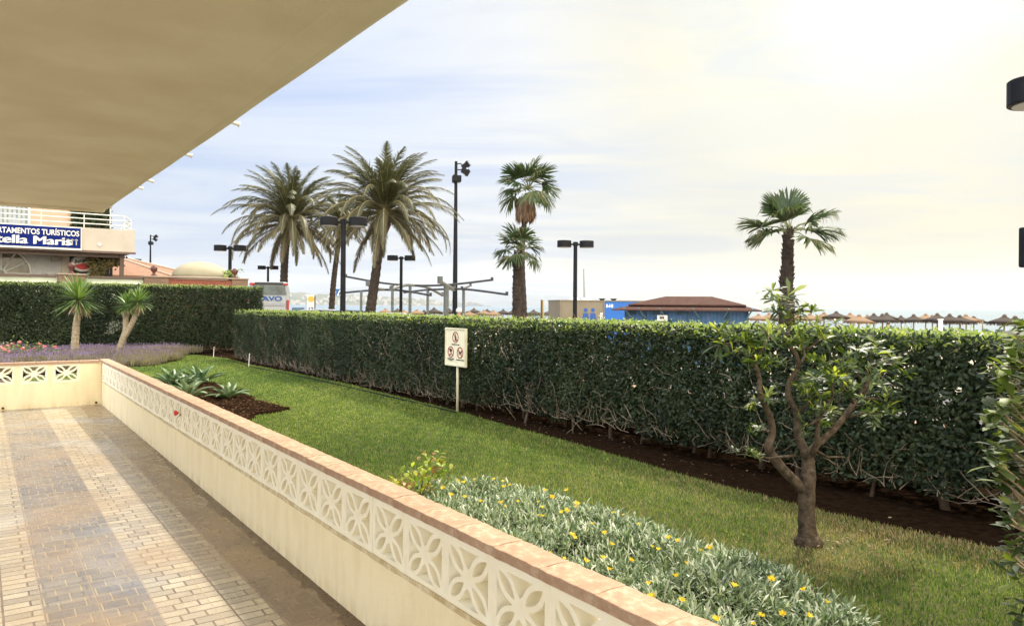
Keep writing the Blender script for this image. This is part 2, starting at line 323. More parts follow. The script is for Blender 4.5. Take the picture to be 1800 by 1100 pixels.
# ground sheet: garden level, street, beach, sea bed
HB = G(1740, 928); HEDGE_T = (HB-corner).dot(Nn)
def gz(d):
    return float(np.interp(d, [-1, 1.5, 10, 16, 26, 32, 60, 78, 120, 400, 20000], [-0.012, -0.06, -0.15, -0.7, -0.95, -1.2, -1.45, -2.1, -5, -9, -40]))
ss = [-15000, -6000, -2500, -1000, -400, -150, -60, -30, -12, 0, 12, 30, 60, 150, 400, 1000, 2500, 6000, 15000]
ds = [-15000, -4000, -1000, -200, -40, -8, -2, -1, 0.2, 1.5, 5, 10, 13, 16, 21, 26, 32, 45, 60, 70, 78, 95, 120, 250, 400, 2000, 6000, 15000]
mb = MB()
vs = [W(s, HEDGE_T+d, gz(d)) for s in ss for d in ds]; nd = len(ds)
mb.add(vs, [(i*nd+j, i*nd+j+1, (i+1)*nd+j+1, (i+1)*nd+j) for i in range(len(ss)-1) for j in range(nd-1)])
def groundmat():
    m, t, b = bsdf('street_and_sand', 0.9, 0, 0.2)
    g = t.nodes.new('ShaderNodeNewGeometry'); sp = t.nodes.new('ShaderNodeSeparateXYZ'); t.links.new(g.outputs['Position'], sp.inputs[0])
    c = ramp(t, mth(t, 'MULTIPLY', sp.outputs[2], -1.0), [(0.0, (0.10, 0.08, 0.06)), (0.05, (0.12, 0.11, 0.10)), (0.16, (0.13, 0.12, 0.12)), (0.5, (0.35, 0.30, 0.24)), (0.9, (0.45, 0.38, 0.28))])
    c = mixc(t, mth(t, 'MULTIPLY', noise(t, 2.0, 6), 0.4), c, (0.10, 0.09, 0.08), 'MULTIPLY'); t.links.new(c, b.inputs['Base Color']); bump(t, b, noise(t, 12, 5), 0.4, 0.05); return m
mb.build('ground', groundmat(), kind='structure')
# sea
m, t, b = bsdf('sea_water', 0.22, 0, 0.5); b.inputs['Base Color'].default_value = (0.10, 0.17, 0.22, 1)
mpn = t.nodes.new('ShaderNodeMapping'); mpn.inputs['Scale'].default_value = (0.05, 0.4, 1); c_ = t.nodes.new('ShaderNodeTexCoord'); t.links.new(c_.outputs['Object'], mpn.inputs[0])
bump(t, b, noise(t, 1.0, 6, mpn.outputs[0]), 0.5, 0.25)
mb = MB(); mb.add([W(-14800, HEDGE_T+70, -2.0), W(14800, HEDGE_T+70, -2.0), W(14800, 14800, -2.0), W(-14800, 14800, -2.0)], [(0, 1, 2, 3)])
mb.build('sea', m, kind='structure')

# terrace floor
te = MB(); te.box(0, -4.2, -0.12, SEND, 0.0, 0.0)
o = te.build('terrace_floor', M_tile, kind='structure'); o.location = corner; o.rotation_euler = (0, 0, ang)
# object space: x along wall, y: need outward = +y
if (Matrix.Rotation(ang, 3, 'Z') @ Vector((0, 1, 0))).dot(Nn) < 0: FL = -1
else: FL = 1

# ------------------------------------------------------------------ lattice block wall
def lattice_mesh(bw, bh, depth):
    cu = bpy.data.curves.new('lattice', 'CURVE'); cu.dimensions = '2D'; cu.fill_mode = 'BOTH'; cu.extrude = depth/2; cu.bevel_depth = 0.003; cu.bevel_resolution = 1
    def spl(pts):
        s = cu.splines.new('POLY'); s.points.add(len(pts)-1)
        for i, p in enumerate(pts): s.points[i].co = (p[0], p[1], 0, 1)
        s.use_cyclic_u = True
    hw, hh = bw/2-0.003, bh/2-0.003
    spl([(-hw, -hh), (hw, -hh), (hw, hh), (-hw, hh)])
    fr = 0.027; a, c = bw/2-fr, bh/2-fr; g = 0.0175
    # petals: vesica from the centre to each corner
    def vesica(x1, y1, w_, n=9):
        L = math.hypot(x1, y1); ux, uy = x1/L, y1/L; s0, s1 = 0.032, L-0.012; pts = []
        for i in range(n+1):
            q = i/n; x = s0+(s1-s0)*q; y = w_*math.sin(math.pi*q)**0.85; pts.append((x, y))
        for i in range(n-1, 0, -1):
            q = i/n; x = s0+(s1-s0)*q; pts.append((x, -w_*math.sin(math.pi*q)**0.85))
        return [(p*ux-q*uy, p*uy+q*ux) for p, q in pts]
    for sx in (-1, 1):
        for sy in (-1, 1): spl(vesica(sx*a, sy*c, 0.024))
    # side openings: bounded by the frame and two outer petal edges
    def side(ax):
        pts = []
        ex, ey = (a, c)
        n = 9; L = math.hypot(a, c)
        def edge(sgn):     # outer line of a petal, offset by strap
            r = []
            for i in range(n+1):
                q = i/n; s = 0.03+(L-0.03-0.012)*q; h = (0.024*math.sin(math.pi*q)**0.85) + g
                r.append((s, h*sgn))
            return r
        res = []
        if ax in ('r', 'l'):
            up = [(p*a/L - q*c/L, p*c/L + q*a/L) for p, q in edge(-1)]
            up = [(x, y) for x, y in up if x <= a-0.001 and y > 0.004]
            res = [(0.040, 0)] + [u_ for u_ in up if u_[0] > 0.044] + [(a, min(up[-1][1]+0.004, c-0.01))]
            res = res + [(x, -y) for x, y in res[::-1] if y > 0.0001]
            if ax == 'l': res = [(-x, y) for x, y in res]
        else:
            up = [(p*a/L - q*c/L, p*c/L + q*a/L) for p, q in edge(1)]
            up = [(x, y) for x, y in up if y <= c-0.001 and x > 0.004]
            res = [(0, 0.036)] + [u_ for u_ in up if u_[1] > 0.040] + [(min(up[-1][0]+0.006, a-0.01), c)]
            res = res + [(-x, y) for x, y in res[::-1] if x > 0.0001]
            if ax == 'b': res = [(x, -y) for x, y in res]
        return res
    for ax in 'rltb': spl(side(ax))
    ob = bpy.data.objects.new('tmp', cu); COL.objects.link(ob)
    me = bpy.data.meshes.new_from_object(ob.evaluated_get(bpy.context.evaluated_depsgraph_get()))
    bpy.data.objects.remove(ob); bpy.data.curves.remove(cu)
    me.transform(Matrix.Rotation(R(90), 4, 'X')); me.materials.clear(); me.materials.append(M_block)
    me.attributes.new('rnd', 'FLOAT', 'POINT'); me.name = 'lattice_block'; return me
ZB, ZT, ZC = 0.372, 0.655, 0.697
lat = lattice_mesh(0.35, 0.283, 0.115)
wall = empty('garden_wall', corner, ang, 'long cream garden wall with pierced flower blocks and terracotta coping between terrace and lawn', 'wall')
S0 = 0.30; NB = 38
b_ = MB(); b_.box(0.0, 0.0, -0.1, SEND, TH, ZB)
# irregular top lip of render under the blocks
o = b_.build('wall_base', M_wall, wall, bevel=0.006)
p_ = MB(); p_.box(-0.12, 0.001, -0.1, 0.0, TH-0.001, ZT); p_.box(0.0, 0.012, ZB, S0-0.176+0.0, TH-0.014, ZT); p_.box(0.0, 0.012, ZT-0.003, SEND, TH-0.014, ZT+0.006)
p_.build('wall_pier', M_wall, wall, bevel=0.004)
l_ = MB(); ls_ = 0.0
while ls_ < SEND:
    q = random.uniform(0.12, 0.3); l_.box(ls_, -0.004-random.random()*0.003, ZB-0.012-random.random()*0.006, min(ls_+q, SEND), 0.02, ZB+0.004+random.random()*0.006); ls_ += q*0.97
l_.build('mortar_lip', plain('stained_mortar', (0.70, 0.60, 0.40), (0.48, 0.36, 0.18), 20, 0.9, bmp=0.5, bscale=80), wall, bevel=0.002)
for i in range(NB):
    o = bpy.data.objects.new('lattice_block', lat); COL.objects.link(o); o.parent = wall; o.location = (S0+0.35*i, 0.062+random.uniform(-0.002, 0.002), (ZB+ZT)/2)
cops = []
for k in range(4):
    c = MB(); n = 7; Lc = 0.276; pts = []
    for j in range(n+1):
        x = Lc*j/n; pts.append((x, -0.008+random.uniform(-.003, .003), TH+0.010+random.uniform(-.004, .004), random.uniform(0, .0035)))
    vs = []
    for x, y0, y1, e in pts: vs += [(x, y0, ZT+0.004), (x, y1, ZT+0.004), (x, y1, ZC+e), (x, (y0+y1)/2, ZC+0.004+e), (x, y0, ZC+e)]
    fs = [(i*5+k2, i*5+(k2+1) % 5, (i+1)*5+(k2+1) % 5, (i+1)*5+k2) for i in range(n) for k2 in range(5)] + [(0, 1, 2, 3, 4), tuple(n*5+q for q in range(5))[::-1]]
    c.add(vs, fs); o = c.build('coping_tile', M_cop, wall, bevel=0.004); cops.append(o)
NC = int((SEND+0.2)/0.28)
for i in range(NC):
    o = cops[i] if i < 4 else cops[random.randrange(4)].copy()
    if i >= 4: COL.objects.link(o)
    o.parent = wall; o.location = (-0.2+0.28*i, 0, random.uniform(-0.0015, 0.0015)); o.rotation_euler = (0, 0, random.uniform(-.004, .004))
mo = MB(); mo.box(-0.19, -0.003, ZT+0.008, SEND, TH+0.004, ZC-0.0008); mo.build('coping_mortar', plain('mortar', (0.60, 0.48, 0.36), None, 20, 0.9), wall)
# red flower caught in the lattice
ps = PL(317, 725, corner, A2)
fl = Leaves(); n = 16; aa = rng.random(n)*6.28; fl.add(np.zeros((n, 3)), np.stack([np.cos(aa), -0.9+0*aa, np.sin(aa)], 1), np.stack([np.cos(aa), 0.8+0*aa, np.sin(aa)], 1), 0.05, 0.03, 'obov', 0.3)
o = fl.build('red_blossom', leafmat('red_petal', [(0.6, 0.03, 0.02), (0.85, 0.12, 0.07)], 0.5, 0.2, (1.3, 1, 1)), label='small crumpled red blossom stuck in the pierced blocks of the long garden wall', cat='flower')
o.location = ps - Nn*0.01; o.rotation_euler = (0, 0, ang)
st_ = MB(); st_.tube([(0, 0.02, 0), (0.01, -0.02, -0.05)], 0.003, 5); o = st_.build('flower_stem', plain('stem_green', (0.10, 0.16, 0.04), None), o)

# end wall, at right angles
ew = empty('end_wall', corner, ang+R(-90)*FL, 'short cream end wall with three visible pierced flower blocks at far end of terrace', 'wall')
# local x -> away from garden (minus t); local y -> along +s or -s
ex = (Matrix.Rotation(ang+R(-90)*FL, 3, 'Z') @ Vector((1, 0, 0))); ey = (Matrix.Rotation(ang+R(-90)*FL, 3, 'Z') @ Vector((0, 1, 0)))
sy = -1 if ey.dot(A) > 0 else 1       # body of the wall lies away from the terrace
def ebox(m_, x0, x1, y0, y1, z0, z1): m_.box(x0, min(sy*y0, sy*y1), z0, x1, max(sy*y0, sy*y1), z1)
q = MB(); ebox(q, 0.002, 4.4, 0.0, 0.12, -0.1, ZB); q.build('wall_base', M_wall, ew, bevel=0.004)
q = MB(); xs0 = 0.30; nbk = 8
ebox(q, 0.002, xs0, 0.001, 0.118, ZB, ZT)
for i in range(nbk): ebox(q, xs0+0.35+0.42*i, xs0+0.42*(i+1), 0.003, 0.116, ZB, ZT)
ebox(q, 0.0, 4.4, 0.005, 0.115, ZT-0.001, ZT+0.01)
q.build('wall_pier', M_wall, ew)
for i in range(nbk):
    o = bpy.data.objects.new('lattice_block', lat); COL.objects.link(o); o.parent = ew; o.location = (xs0+0.175+0.42*i, sy*0.06, (ZB+ZT)/2)
for i in range(15):
    o = cops[i % 4].copy(); COL.objects.link(o); o.parent = ew; o.location = (0.03+0.28*i, 0 if sy > 0 else -0.118, random.uniform(-.001, .001)-0.003)
for px in (5, 169):
    g = PL(px, 716 if px < 50 else 707, corner, (Nn.x, Nn.y)); d = (corner-g).dot(Nn)
    q = MB(); q.tube([(d, -sy*0.012, 0.03), (d, sy*0.05, 0.035)], 0.016, 10); q.build('drain_spout', M_black, ew)

# ------------------------------------------------------------------ balcony slab overhead
SL = 2.80; E0 = P(185, 374, 9.81)
es, et = inv(E0)
_x, _z = ray(742, 0); E2 = Vector((_x*(SL-CAMH)/_z, (SL-CAMH)/_z, SL)); E0 = P(185, 374, (SL-CAMH)/ray(185, 374)[1]); es, et = inv(E0); sang = math.atan2(E2.y-E0.y, E2.x-E0.x)
slab = empty('balcony_overhang', W(es, et, SL-corner.z), sang, 'cream painted balcony slab overhanging the terrace', 'balcony')
q = MB(); sec = [(0.0, 0.045), (-0.012, 0.022), (-0.045, 0.004), (-0.10, 0.0), (-0.16, 0.010), (-0.24, 0.020), (-0.5, 0.024), (-5.5, 0.024), (-5.5, 0.28), (0.0, 0.28)]
n = 60; k = len(sec); vs = []
for i in range(n+1):
    x = 15.0*i/n; wv = 0.006*math.sin(i*0.9)+0.006*math.sin(i*0.37)
    for y, z in sec: vs.append((x, y + (wv if y > -0.05 else 0), z + (wv*0.5 if y > -0.3 else 0)))
q.add(vs, [(i*k+j, i*k+(j+1) % k, (i+1)*k+(j+1) % k, (i+1)*k+j) for i in range(n) for j in range(k)] + [tuple(range(k)), tuple(n*k+j for j in range(k))[::-1]])
q.build('slab', M_soffit, slab)
q = MB(); q.box(-0.01, -5.5, -0.006, 0.16, -0.02, 0.27); q.build('end_beam', M_soffit, slab, bevel=0.012)
q = MB(); q.box(0.1, 0.0, 0.26, 15, 0.03, 0.30, r=0.5); q.build('drip_edge', M_white, slab, bevel=0.004)
for px, py in ((237, 340), (255, 325), (320, 283), (400, 231)):
    g = PL(px, py, (W(es, et).x, W(es, et).y), (math.cos(sang), math.sin(sang))); s = (g-W(es, et, SL)).dot(Vector((math.cos(sang), math.sin(sang), 0)))
    q = MB(); q.tube([(s, -0.01, 0.07), (s, 0.07, 0.055)], 0.014, 8); q.tube([(s, 0.07, 0.055), (s, 0.08, 0.053)], 0.019, 8); q.build('drain_spout', M_white, slab)

# ------------------------------------------------------------------ garden: soil, lawn, beds
def inpoly(X, Y, poly):
    c = np.zeros(len(X), bool); n = len(poly)
    for i in range(n):
        x0, y0 = poly[i][:2]; x1, y1 = poly[(i+1) % n][:2]
        c ^= ((y0 > Y) != (y1 > Y)) & (X < (x1-x0)*(Y-y0)/((y1-y0)+1e-12)+x0)
    return c
def vnoise(X, Y, sc, seed=0):
    r = np.random.default_rng(seed); o_ = np.zeros(len(X))
    for i in range(9):
        a = r.random()*6.28; f = sc*(0.6+1.3*r.random()); o_ += np.sin((X*np.cos(a)+Y*np.sin(a))*f + r.random()*6.28)
    return o_/9*1.9
edge_px = [(1800, 978), (1733, 960), (1533, 918), (1400, 887), (1200, 835), (1000, 776), (905, 752), (800, 722), (700, 697), (600, 672), (520, 656), (440, 641), (400, 630)]
edge = [G(*p) for p in edge_px]
far_edge = [G(400, 630), G(330, 622), G(315, 631), G(250, 640), G(205, 648)]
lawn_poly = [(W(SEND, 0.25).x+4.2, W(SEND, 0.25).y-1)] + [(4.2+0.0, 4.3)] + [(p.x, p.y) for p in edge] + [(p.x, p.y) for p in far_edge[1:]] + [(W(-5, -1).x, W(-5, -1).y), (W(-0.3, -1).x, W(-0.3, -1).y), (W(-0.2, TH).x, W(-0.2, TH).y), (W(SEND, TH).x, W(SEND, TH).y)]
def sheet(name, poly, z, mat, **t):
    bm = bmesh.new(); vs = [bm.verts.new((x, y, z)) for x, y in poly]
    for tri in tessellate_polygon([[Vector((x, y, 0)) for x, y in poly]]): bm.faces.new([vs[i] for i in tri])
    bm.normal_update()
    for f in bm.faces:
        if f.normal.z < 0: f.normal_flip()
    me = bpy.data.meshes.new(name); bm.to_mesh(me); bm.free(); me.materials.append(mat); o = bpy.data.objects.new(name, me); COL.objects.link(o); return tag(o, **t)
def lawnmat():
    m, t, b = bsdf('lawn_soil', 0.95, 0, 0.1)
    f = noise(t, 30, 5, None, 0.7); g = noise(t, 1.2, 4)
    c = ramp(t, f, [(0.35, (0.035, 0.055, 0.014)), (0.6, (0.085, 0.095, 0.03)), (0.75, (0.14, 0.12, 0.055))]); c = mixc(t, mth(t, 'MULTIPLY', g, 0.35), c, (0.12, 0.085, 0.04))
    t.links.new(c, b.inputs['Base Color']); bump(t, b, f, 0.8, 0.02); return m
sheet('lawn', lawn_poly, 0.0, lawnmat(), kind='structure')
soil_poly = [(p.x, p.y) for p in [W(SEND, HEDGE_T-1.6), W(-14, HEDGE_T-1.6), W(-14, HEDGE_T+2.6), W(SEND, HEDGE_T+2.6)]]
sheet('soil_strip', soil_poly, -0.005, M_soil, kind='structure')
bwr = empty('boundary_wall', W(-12, HEDGE_T+1.05), ang, 'low peach rendered boundary wall hidden behind the long hedge', 'wall')
q = MB(); q.box(0, 0, -0.2, 12+SEND, 0.16, 0.50); q.build('wall_base', plain('peach_render', (0.42, 0.27, 0.18), (0.36, 0.22, 0.15), 2, .9), bwr, bevel=.01)
q = MB(); q.box(-.02, -.02, 0.501, 12.02+SEND, 0.18, 0.54); q.build('coping', M_cop, bwr, bevel=.008)
# mulch bed round the agaves
mulch_px = [(300, 690), (335, 672), (372, 672), (420, 684), (447, 701), (478, 709), (512, 718), (480, 724), (452, 728), (437, 738), (425, 752)]
mul = [G(px, py, 0.02) for px, py in mulch_px]; mulch = [(p.x, p.y) for p in mul] + [(W(inv(mul[-1])[0], TH+0.01).x, W(inv(mul[-1])[0], TH+0.01).y), (W(-0.1, TH+0.01).x, W(-0.1, TH+0.01).y)]
bm = bmesh.new(); bmesh.ops.create_grid(bm, x_segments=110, y_segments=110, size=3.2)
mc = Vector((sum(p[0] for p in mulch)/len(mulch), sum(p[1] for p in mulch)/len(mulch), 0))
V = np.array([[v.co.x+mc.x, v.co.y+mc.y] for v in bm.verts]); ins = inpoly(V[:, 0]+0.06*vnoise(V[:, 0], V[:, 1], 9, 2), V[:, 1]+0.06*vnoise(V[:, 0], V[:, 1], 9, 3), mulch)
hh = 0.022+0.02*np.abs(vnoise(V[:, 0], V[:, 1], 14, 4))+rng.random(len(V))*0.018
for i, v in enumerate(bm.verts): v.co = (V[i, 0], V[i, 1], hh[i] if ins[i] else -0.03)
bm.verts.ensure_lookup_table(); bmesh.ops.delete(bm, geom=[v for i, v in enumerate(bm.verts) if not ins[i] and not any(ins[e.other_vert(v).index] for e in v.link_edges)], context='VERTS')
me = bpy.data.meshes.new('mulch_bed'); bm.to_mesh(me); bm.free(); me.materials.append(M_soil); o = bpy.data.objects.new('mulch_bed', me); COL.objects.link(o); tag(o, kind='structure')

# gazania bed outline
gaz_px = [(700, 858), (735, 842), (790, 832), (870, 842), (950, 856), (1035, 878), (1100, 898), (1170, 934), (1240, 964), (1330, 984), (1400, 1012), (1460, 1038), (1510, 1065), (1560, 1110), (1640, 1200)]
gp = [G(px, py, 0.16) for px, py in gaz_px]; gaz = [(p.x, p.y) for p in gp] + [(W(inv(gp[-1])[0]+0.4, TH).x, W(inv(gp[-1])[0]+0.4, TH).y), (W(inv(gp[0])[0]-0.1, TH).x, W(inv(gp[0])[0]-0.1, TH).y)]

# grass blades
def scatter(poly, dens, seedbox=None):
    xs = [p[0] for p in poly]; ys = [p[1] for p in poly]; x0, x1, y0, y1 = min(xs), max(xs), min(ys), max(ys)
    n = int((x1-x0)*(y1-y0)*dens); X = rng.uniform(x0, x1, n); Y = rng.uniform(y0, y1, n); k = inpoly(X, Y, poly); return X[k], Y[k]
X, Y = scatter(lawn_poly, 5200)
dist = np.hypot(X, Y); keep = (rng.random(len(X)) < np.clip((7.0/np.maximum(dist, 0.1))**1.35, 0.10, 1)) & (Y > 1.2) & (X > -0.72*Y-0.3) & (X < 0.72*Y+0.6) & (Y < 26)
keep &= ~inpoly(X, Y, mulch) & ~inpoly(X, Y, gaz)
X = X[keep]; Y = Y[keep]; dist = dist[keep]; n = len(X)
a = rng.random(n)*6.28; tilt = rng.uniform(0.3, 1.9, n)
big = np.clip(dist/7, 1, 2.6)
dry = np.clip(0.5+0.55*vnoise(X, Y, 2.1, 11)+0.35*vnoise(X, Y, 6, 12), 0, 1)*np.clip((X+1.2)/3.0, 0.05, 1)*np.clip((8.5-Y)/3.5, 0.12, 1)
tp0 = G(1420, 957); td = np.hypot(X-tp0.x-0.15, (Y-tp0.y)); dry = np.clip(dry+0.75*np.exp(-(td/0.42)**2), 0, 1); dr = rng.random(n) < dry*0.95
thin = (rng.random(n) < 0.75*np.exp(-(td/0.26)**2))
edgeg = np.clip(vnoise(X, Y, 1.3, 5)*0.12, -0.15, 0.15)
rv = np.where(dr, rng.uniform(0.62, 1.0, n), np.clip(rng.uniform(0.0, 0.55, n)+edgeg+0.09*vnoise(X, Y, 16, 61)+0.08*vnoise(X, Y, 34, 62), 0, 0.6))
gr = Leaves(); gr.add(np.stack([X, Y, np.where(thin, -0.06, 0.0)], 1), np.stack([np.cos(a)*tilt, np.sin(a)*tilt, np.ones(n)], 1), np.stack([np.cos(a), np.sin(a), 0.2*np.ones(n)], 1), rng.uniform(0.016, 0.034, n), 0.0046*big, 'blade', 0.4, 0.0, rv)
M_grass = leafmat('grass_blades', [(0.03, 0.075, 0.010), (0.085, 0.16, 0.018), (0.17, 0.25, 0.035), (0.38, 0.40, 0.12), (0.26, 0.18, 0.09), (0.50, 0.38, 0.22)], 0.55, 0.3, (1.4, 1.5, 0.8))
gr.build('grass', M_grass, kind='stuff', label='short mown green lawn grass with dry patches near the small tree', cat='grass')

# fallen leaves on soil strip
X = []; Y = []
for _ in range(90):
    a_ = random.random()*6.28; q_ = abs(random.gauss(0, .38)); X.append(G(1435, 957).x+math.cos(a_)*q_*1.3+.1); Y.append(G(1435, 957).y+math.sin(a_)*q_)
for _ in range(900):
    s = random.uniform(-12, 9); t_ = HEDGE_T-1.1+random.random()**0.7*1.6; p = W(s, t_); X.append(p.x); Y.append(p.y)
X = np.array(X); Y = np.array(Y); n = len(X); a = rng.random(n)*6.28
lf = Leaves(); lf.add(np.stack([X, Y, np.where(np.arange(n) < 90, 0.026, 0.012)], 1), np.stack([np.cos(a), np.sin(a), rng.uniform(-0.1, 0.3, n)], 1), np.stack([rng.normal(0, .3, n), rng.normal(0, .3, n), np.ones(n)], 1), rng.uniform(0.012, 0.042, n), rng.uniform(0.006, 0.016, n), 'oval', 0.2)
lf.build('leaf_litter', leafmat('dead_leaves', [(0.10, 0.06, 0.03), (0.18, 0.11, 0.055), (0.33, 0.25, 0.15)], 0.7, 0.1), kind='stuff', label='dry fallen leaves scattered on the bare soil under the hedge', cat='leaf litter')

# ------------------------------------------------------------------ gazania ground cover
X, Y = scatter(gaz, 520); tt = np.array([inv((x, y, 0))[1] for x, y in zip(X, Y)]); X = X[(Y > 1.0)]; Y = Y[Y > 1.0] if False else Y[:len(Y)]
X, Y = scatter(gaz, 600); kk = Y > 0.9; X = X[kk]; Y = Y[kk]
gl = Leaves(); hb = 0.13+0.07*vnoise(X, Y, 4.5, 21)+0.03*vnoise(X, Y, 11, 22)
nl = 13
cx = np.repeat(X, nl); cy = np.repeat(Y, nl); cz = np.repeat(hb, nl); n = len(cx); a = rng.random(n)*6.28; el = rng.uniform(0.15, 1.35, n)
D = np.stack([np.cos(a)*np.cos(el), np.sin(a)*np.cos(el), np.sin(el)], 1)
gl.add(np.stack([cx, cy, cz-0.03], 1)+rng.normal(0, 0.018, (n, 3)), D, np.stack([-np.cos(a)*np.sin(el), -np.sin(a)*np.sin(el), np.cos(el)], 1), rng.uniform(0.045, 0.092, n), rng.uniform(0.009, 0.015, n), 'obov', rng.uniform(-0.1, 0.35, n), 0.12)
M_gaz = leafmat('silver_leaf', [(0.07, 0.11, 0.05), (0.14, 0.20, 0.10), (0.29, 0.35, 0.22), (0.70, 0.72, 0.60)], 0.6, 0.25, (1.3, 1.4, 0.9), 0.3)
gaz_o = gl.build('ground_cover', M_gaz, kind='stuff', label='silvery green leafy ground cover with yellow flowers planted along the wall', cat='ground cover')
sb = [(x, y) for x, y in gaz]; sheet('flower_bed_soil', sb, 0.006, M_soil, kind='structure')
flpx = [(806,846),(816,848),(834,843),(868,842),(884,846),(884,856),(896,853),(817,874),(845,882),(881,884),(887,890),(910,882),(947,882),(958,862),(970,874),(953,892),(997,862),(1014,886),(1013,891),(996,898),(1041,921),(1079,901),(1096,905),(1123,922),(1147,961),(1157,966),(1075,957),(1063,938),(1009,945),(1005,940),(968,974),(991,982),(1030,987),(1060,981),(1071,1001),(1141,1026),(1199,1056),(1231,967),(1248,964),(1206,990),(1188,1013),(1145,1050),(954,907),(988,901),(947,906),(1176,946),(1190,951),(1413,1037),(1453,1058),(1338,1082),(1376,1080),(1356,1019),(1325,1097),(1422,1083),(779,858),(792,870),(1260,1090),(1290,1030),(1110,985)]
def flower_mesh():
    l = Leaves(); n = 13; a = np.arange(n)/n*6.28+rng.normal(0, .08, n)
    l.add(np.stack([np.cos(a)*0.004, np.sin(a)*0.004, np.zeros(n)], 1), np.stack([np.cos(a), np.sin(a), rng.uniform(0.9, 2.0, n)], 1), np.stack([-np.cos(a), -np.sin(a), 0.8*np.ones(n)], 1), rng.uniform(0.018, 0.026, n), 0.008, 'oval', 0.2)
    return l
M_yel = leafmat('yellow_petal', [(0.80, 0.52, 0.02), (0.90, 0.68, 0.04), (0.92, 0.78, 0.10)], 0.5, 0.35, (1.1, 1.1, 1))
fo = [flower_mesh().build('yellow_flower', M_yel, gaz_o) for _ in range(4)]
for i, (px, py) in enumerate(flpx):
    o = fo[i] if i < 4 else fo[i % 4].copy()
    if i >= 4: COL.objects.link(o); o.parent = gaz_o
    p = G(px, py, 0.22); h = 0.13+0.07*float(vnoise(np.array([p.x]), np.array([p.y]), 4.5, 21)[0])+0.085
    p = G(px, py, max(h, 0.16)); o.location = p; o.rotation_euler = (random.uniform(-.5, .5), random.uniform(-.5, .5), random.random()*6); k = random.uniform(0.65, 1.1); o.scale = (k, k, k)

# small yellow-green bush behind the coping
def bush(name, centers, nper, L_, W_, mat, parent, prof='oval', spread=0.05, el0=-0.2, el1=1.2):
    l = Leaves()
    for c in centers:
        n = nper; a = rng.random(n)*6.28; el = rng.uniform(el0, el1, n)
        D = np.stack([np.cos(a)*np.cos(el), np.sin(a)*np.cos(el), np.sin(el)], 1)
        l.add(np.array(c)[None, :]+rng.normal(0, spread, (n, 3)), D, np.stack([-np.cos(a)*np.sin(el), -np.sin(a)*np.sin(el), np.cos(el)+0.2], 1), rng.uniform(L_*0.7, L_*1.2, n), rng.uniform(W_*0.8, W_*1.2, n), prof, rng.uniform(0, 0.4, n), 0.1)
    return l.build(name, mat, parent)
bs = G(735, 880, 0.05); bp = empty('small_bush', bs, 0, 'small bush with yellow green leaves poking up behind the terracotta coping', 'bush')
def rel(px, py, Y): return P(px, py, Y)-bs
Yb = bs.y
M_bush = leafmat('yellow_green_leaf', [(0.10, 0.17, 0.03), (0.25, 0.34, 0.05), (0.45, 0.50, 0.08), (0.35, 0.14, 0.08)], 0.4, 0.5, (1.6, 1.6, 0.7))
q = MB()
tips = [(752, 812), (745, 835), (722, 845), (700, 850), (765, 842), (712, 862), (690, 858), (735, 860), (750, 870), (770, 815)]
for t_ in tips: q.tube([(0, 0, 0), rel((t_[0]+735)/2, (t_[1]+880)/2, Yb), rel(*t_, Yb+random.uniform(-.1, .1))], [0.006, 0.004, 0.002], 5)
q.build('stems', M_twig, bp)
bush('leaves', [rel(*t_, Yb+random.uniform(-.12, .12)) for t_ in tips], 20, 0.065, 0.036, M_bush, bp, 'oval', 0.04)

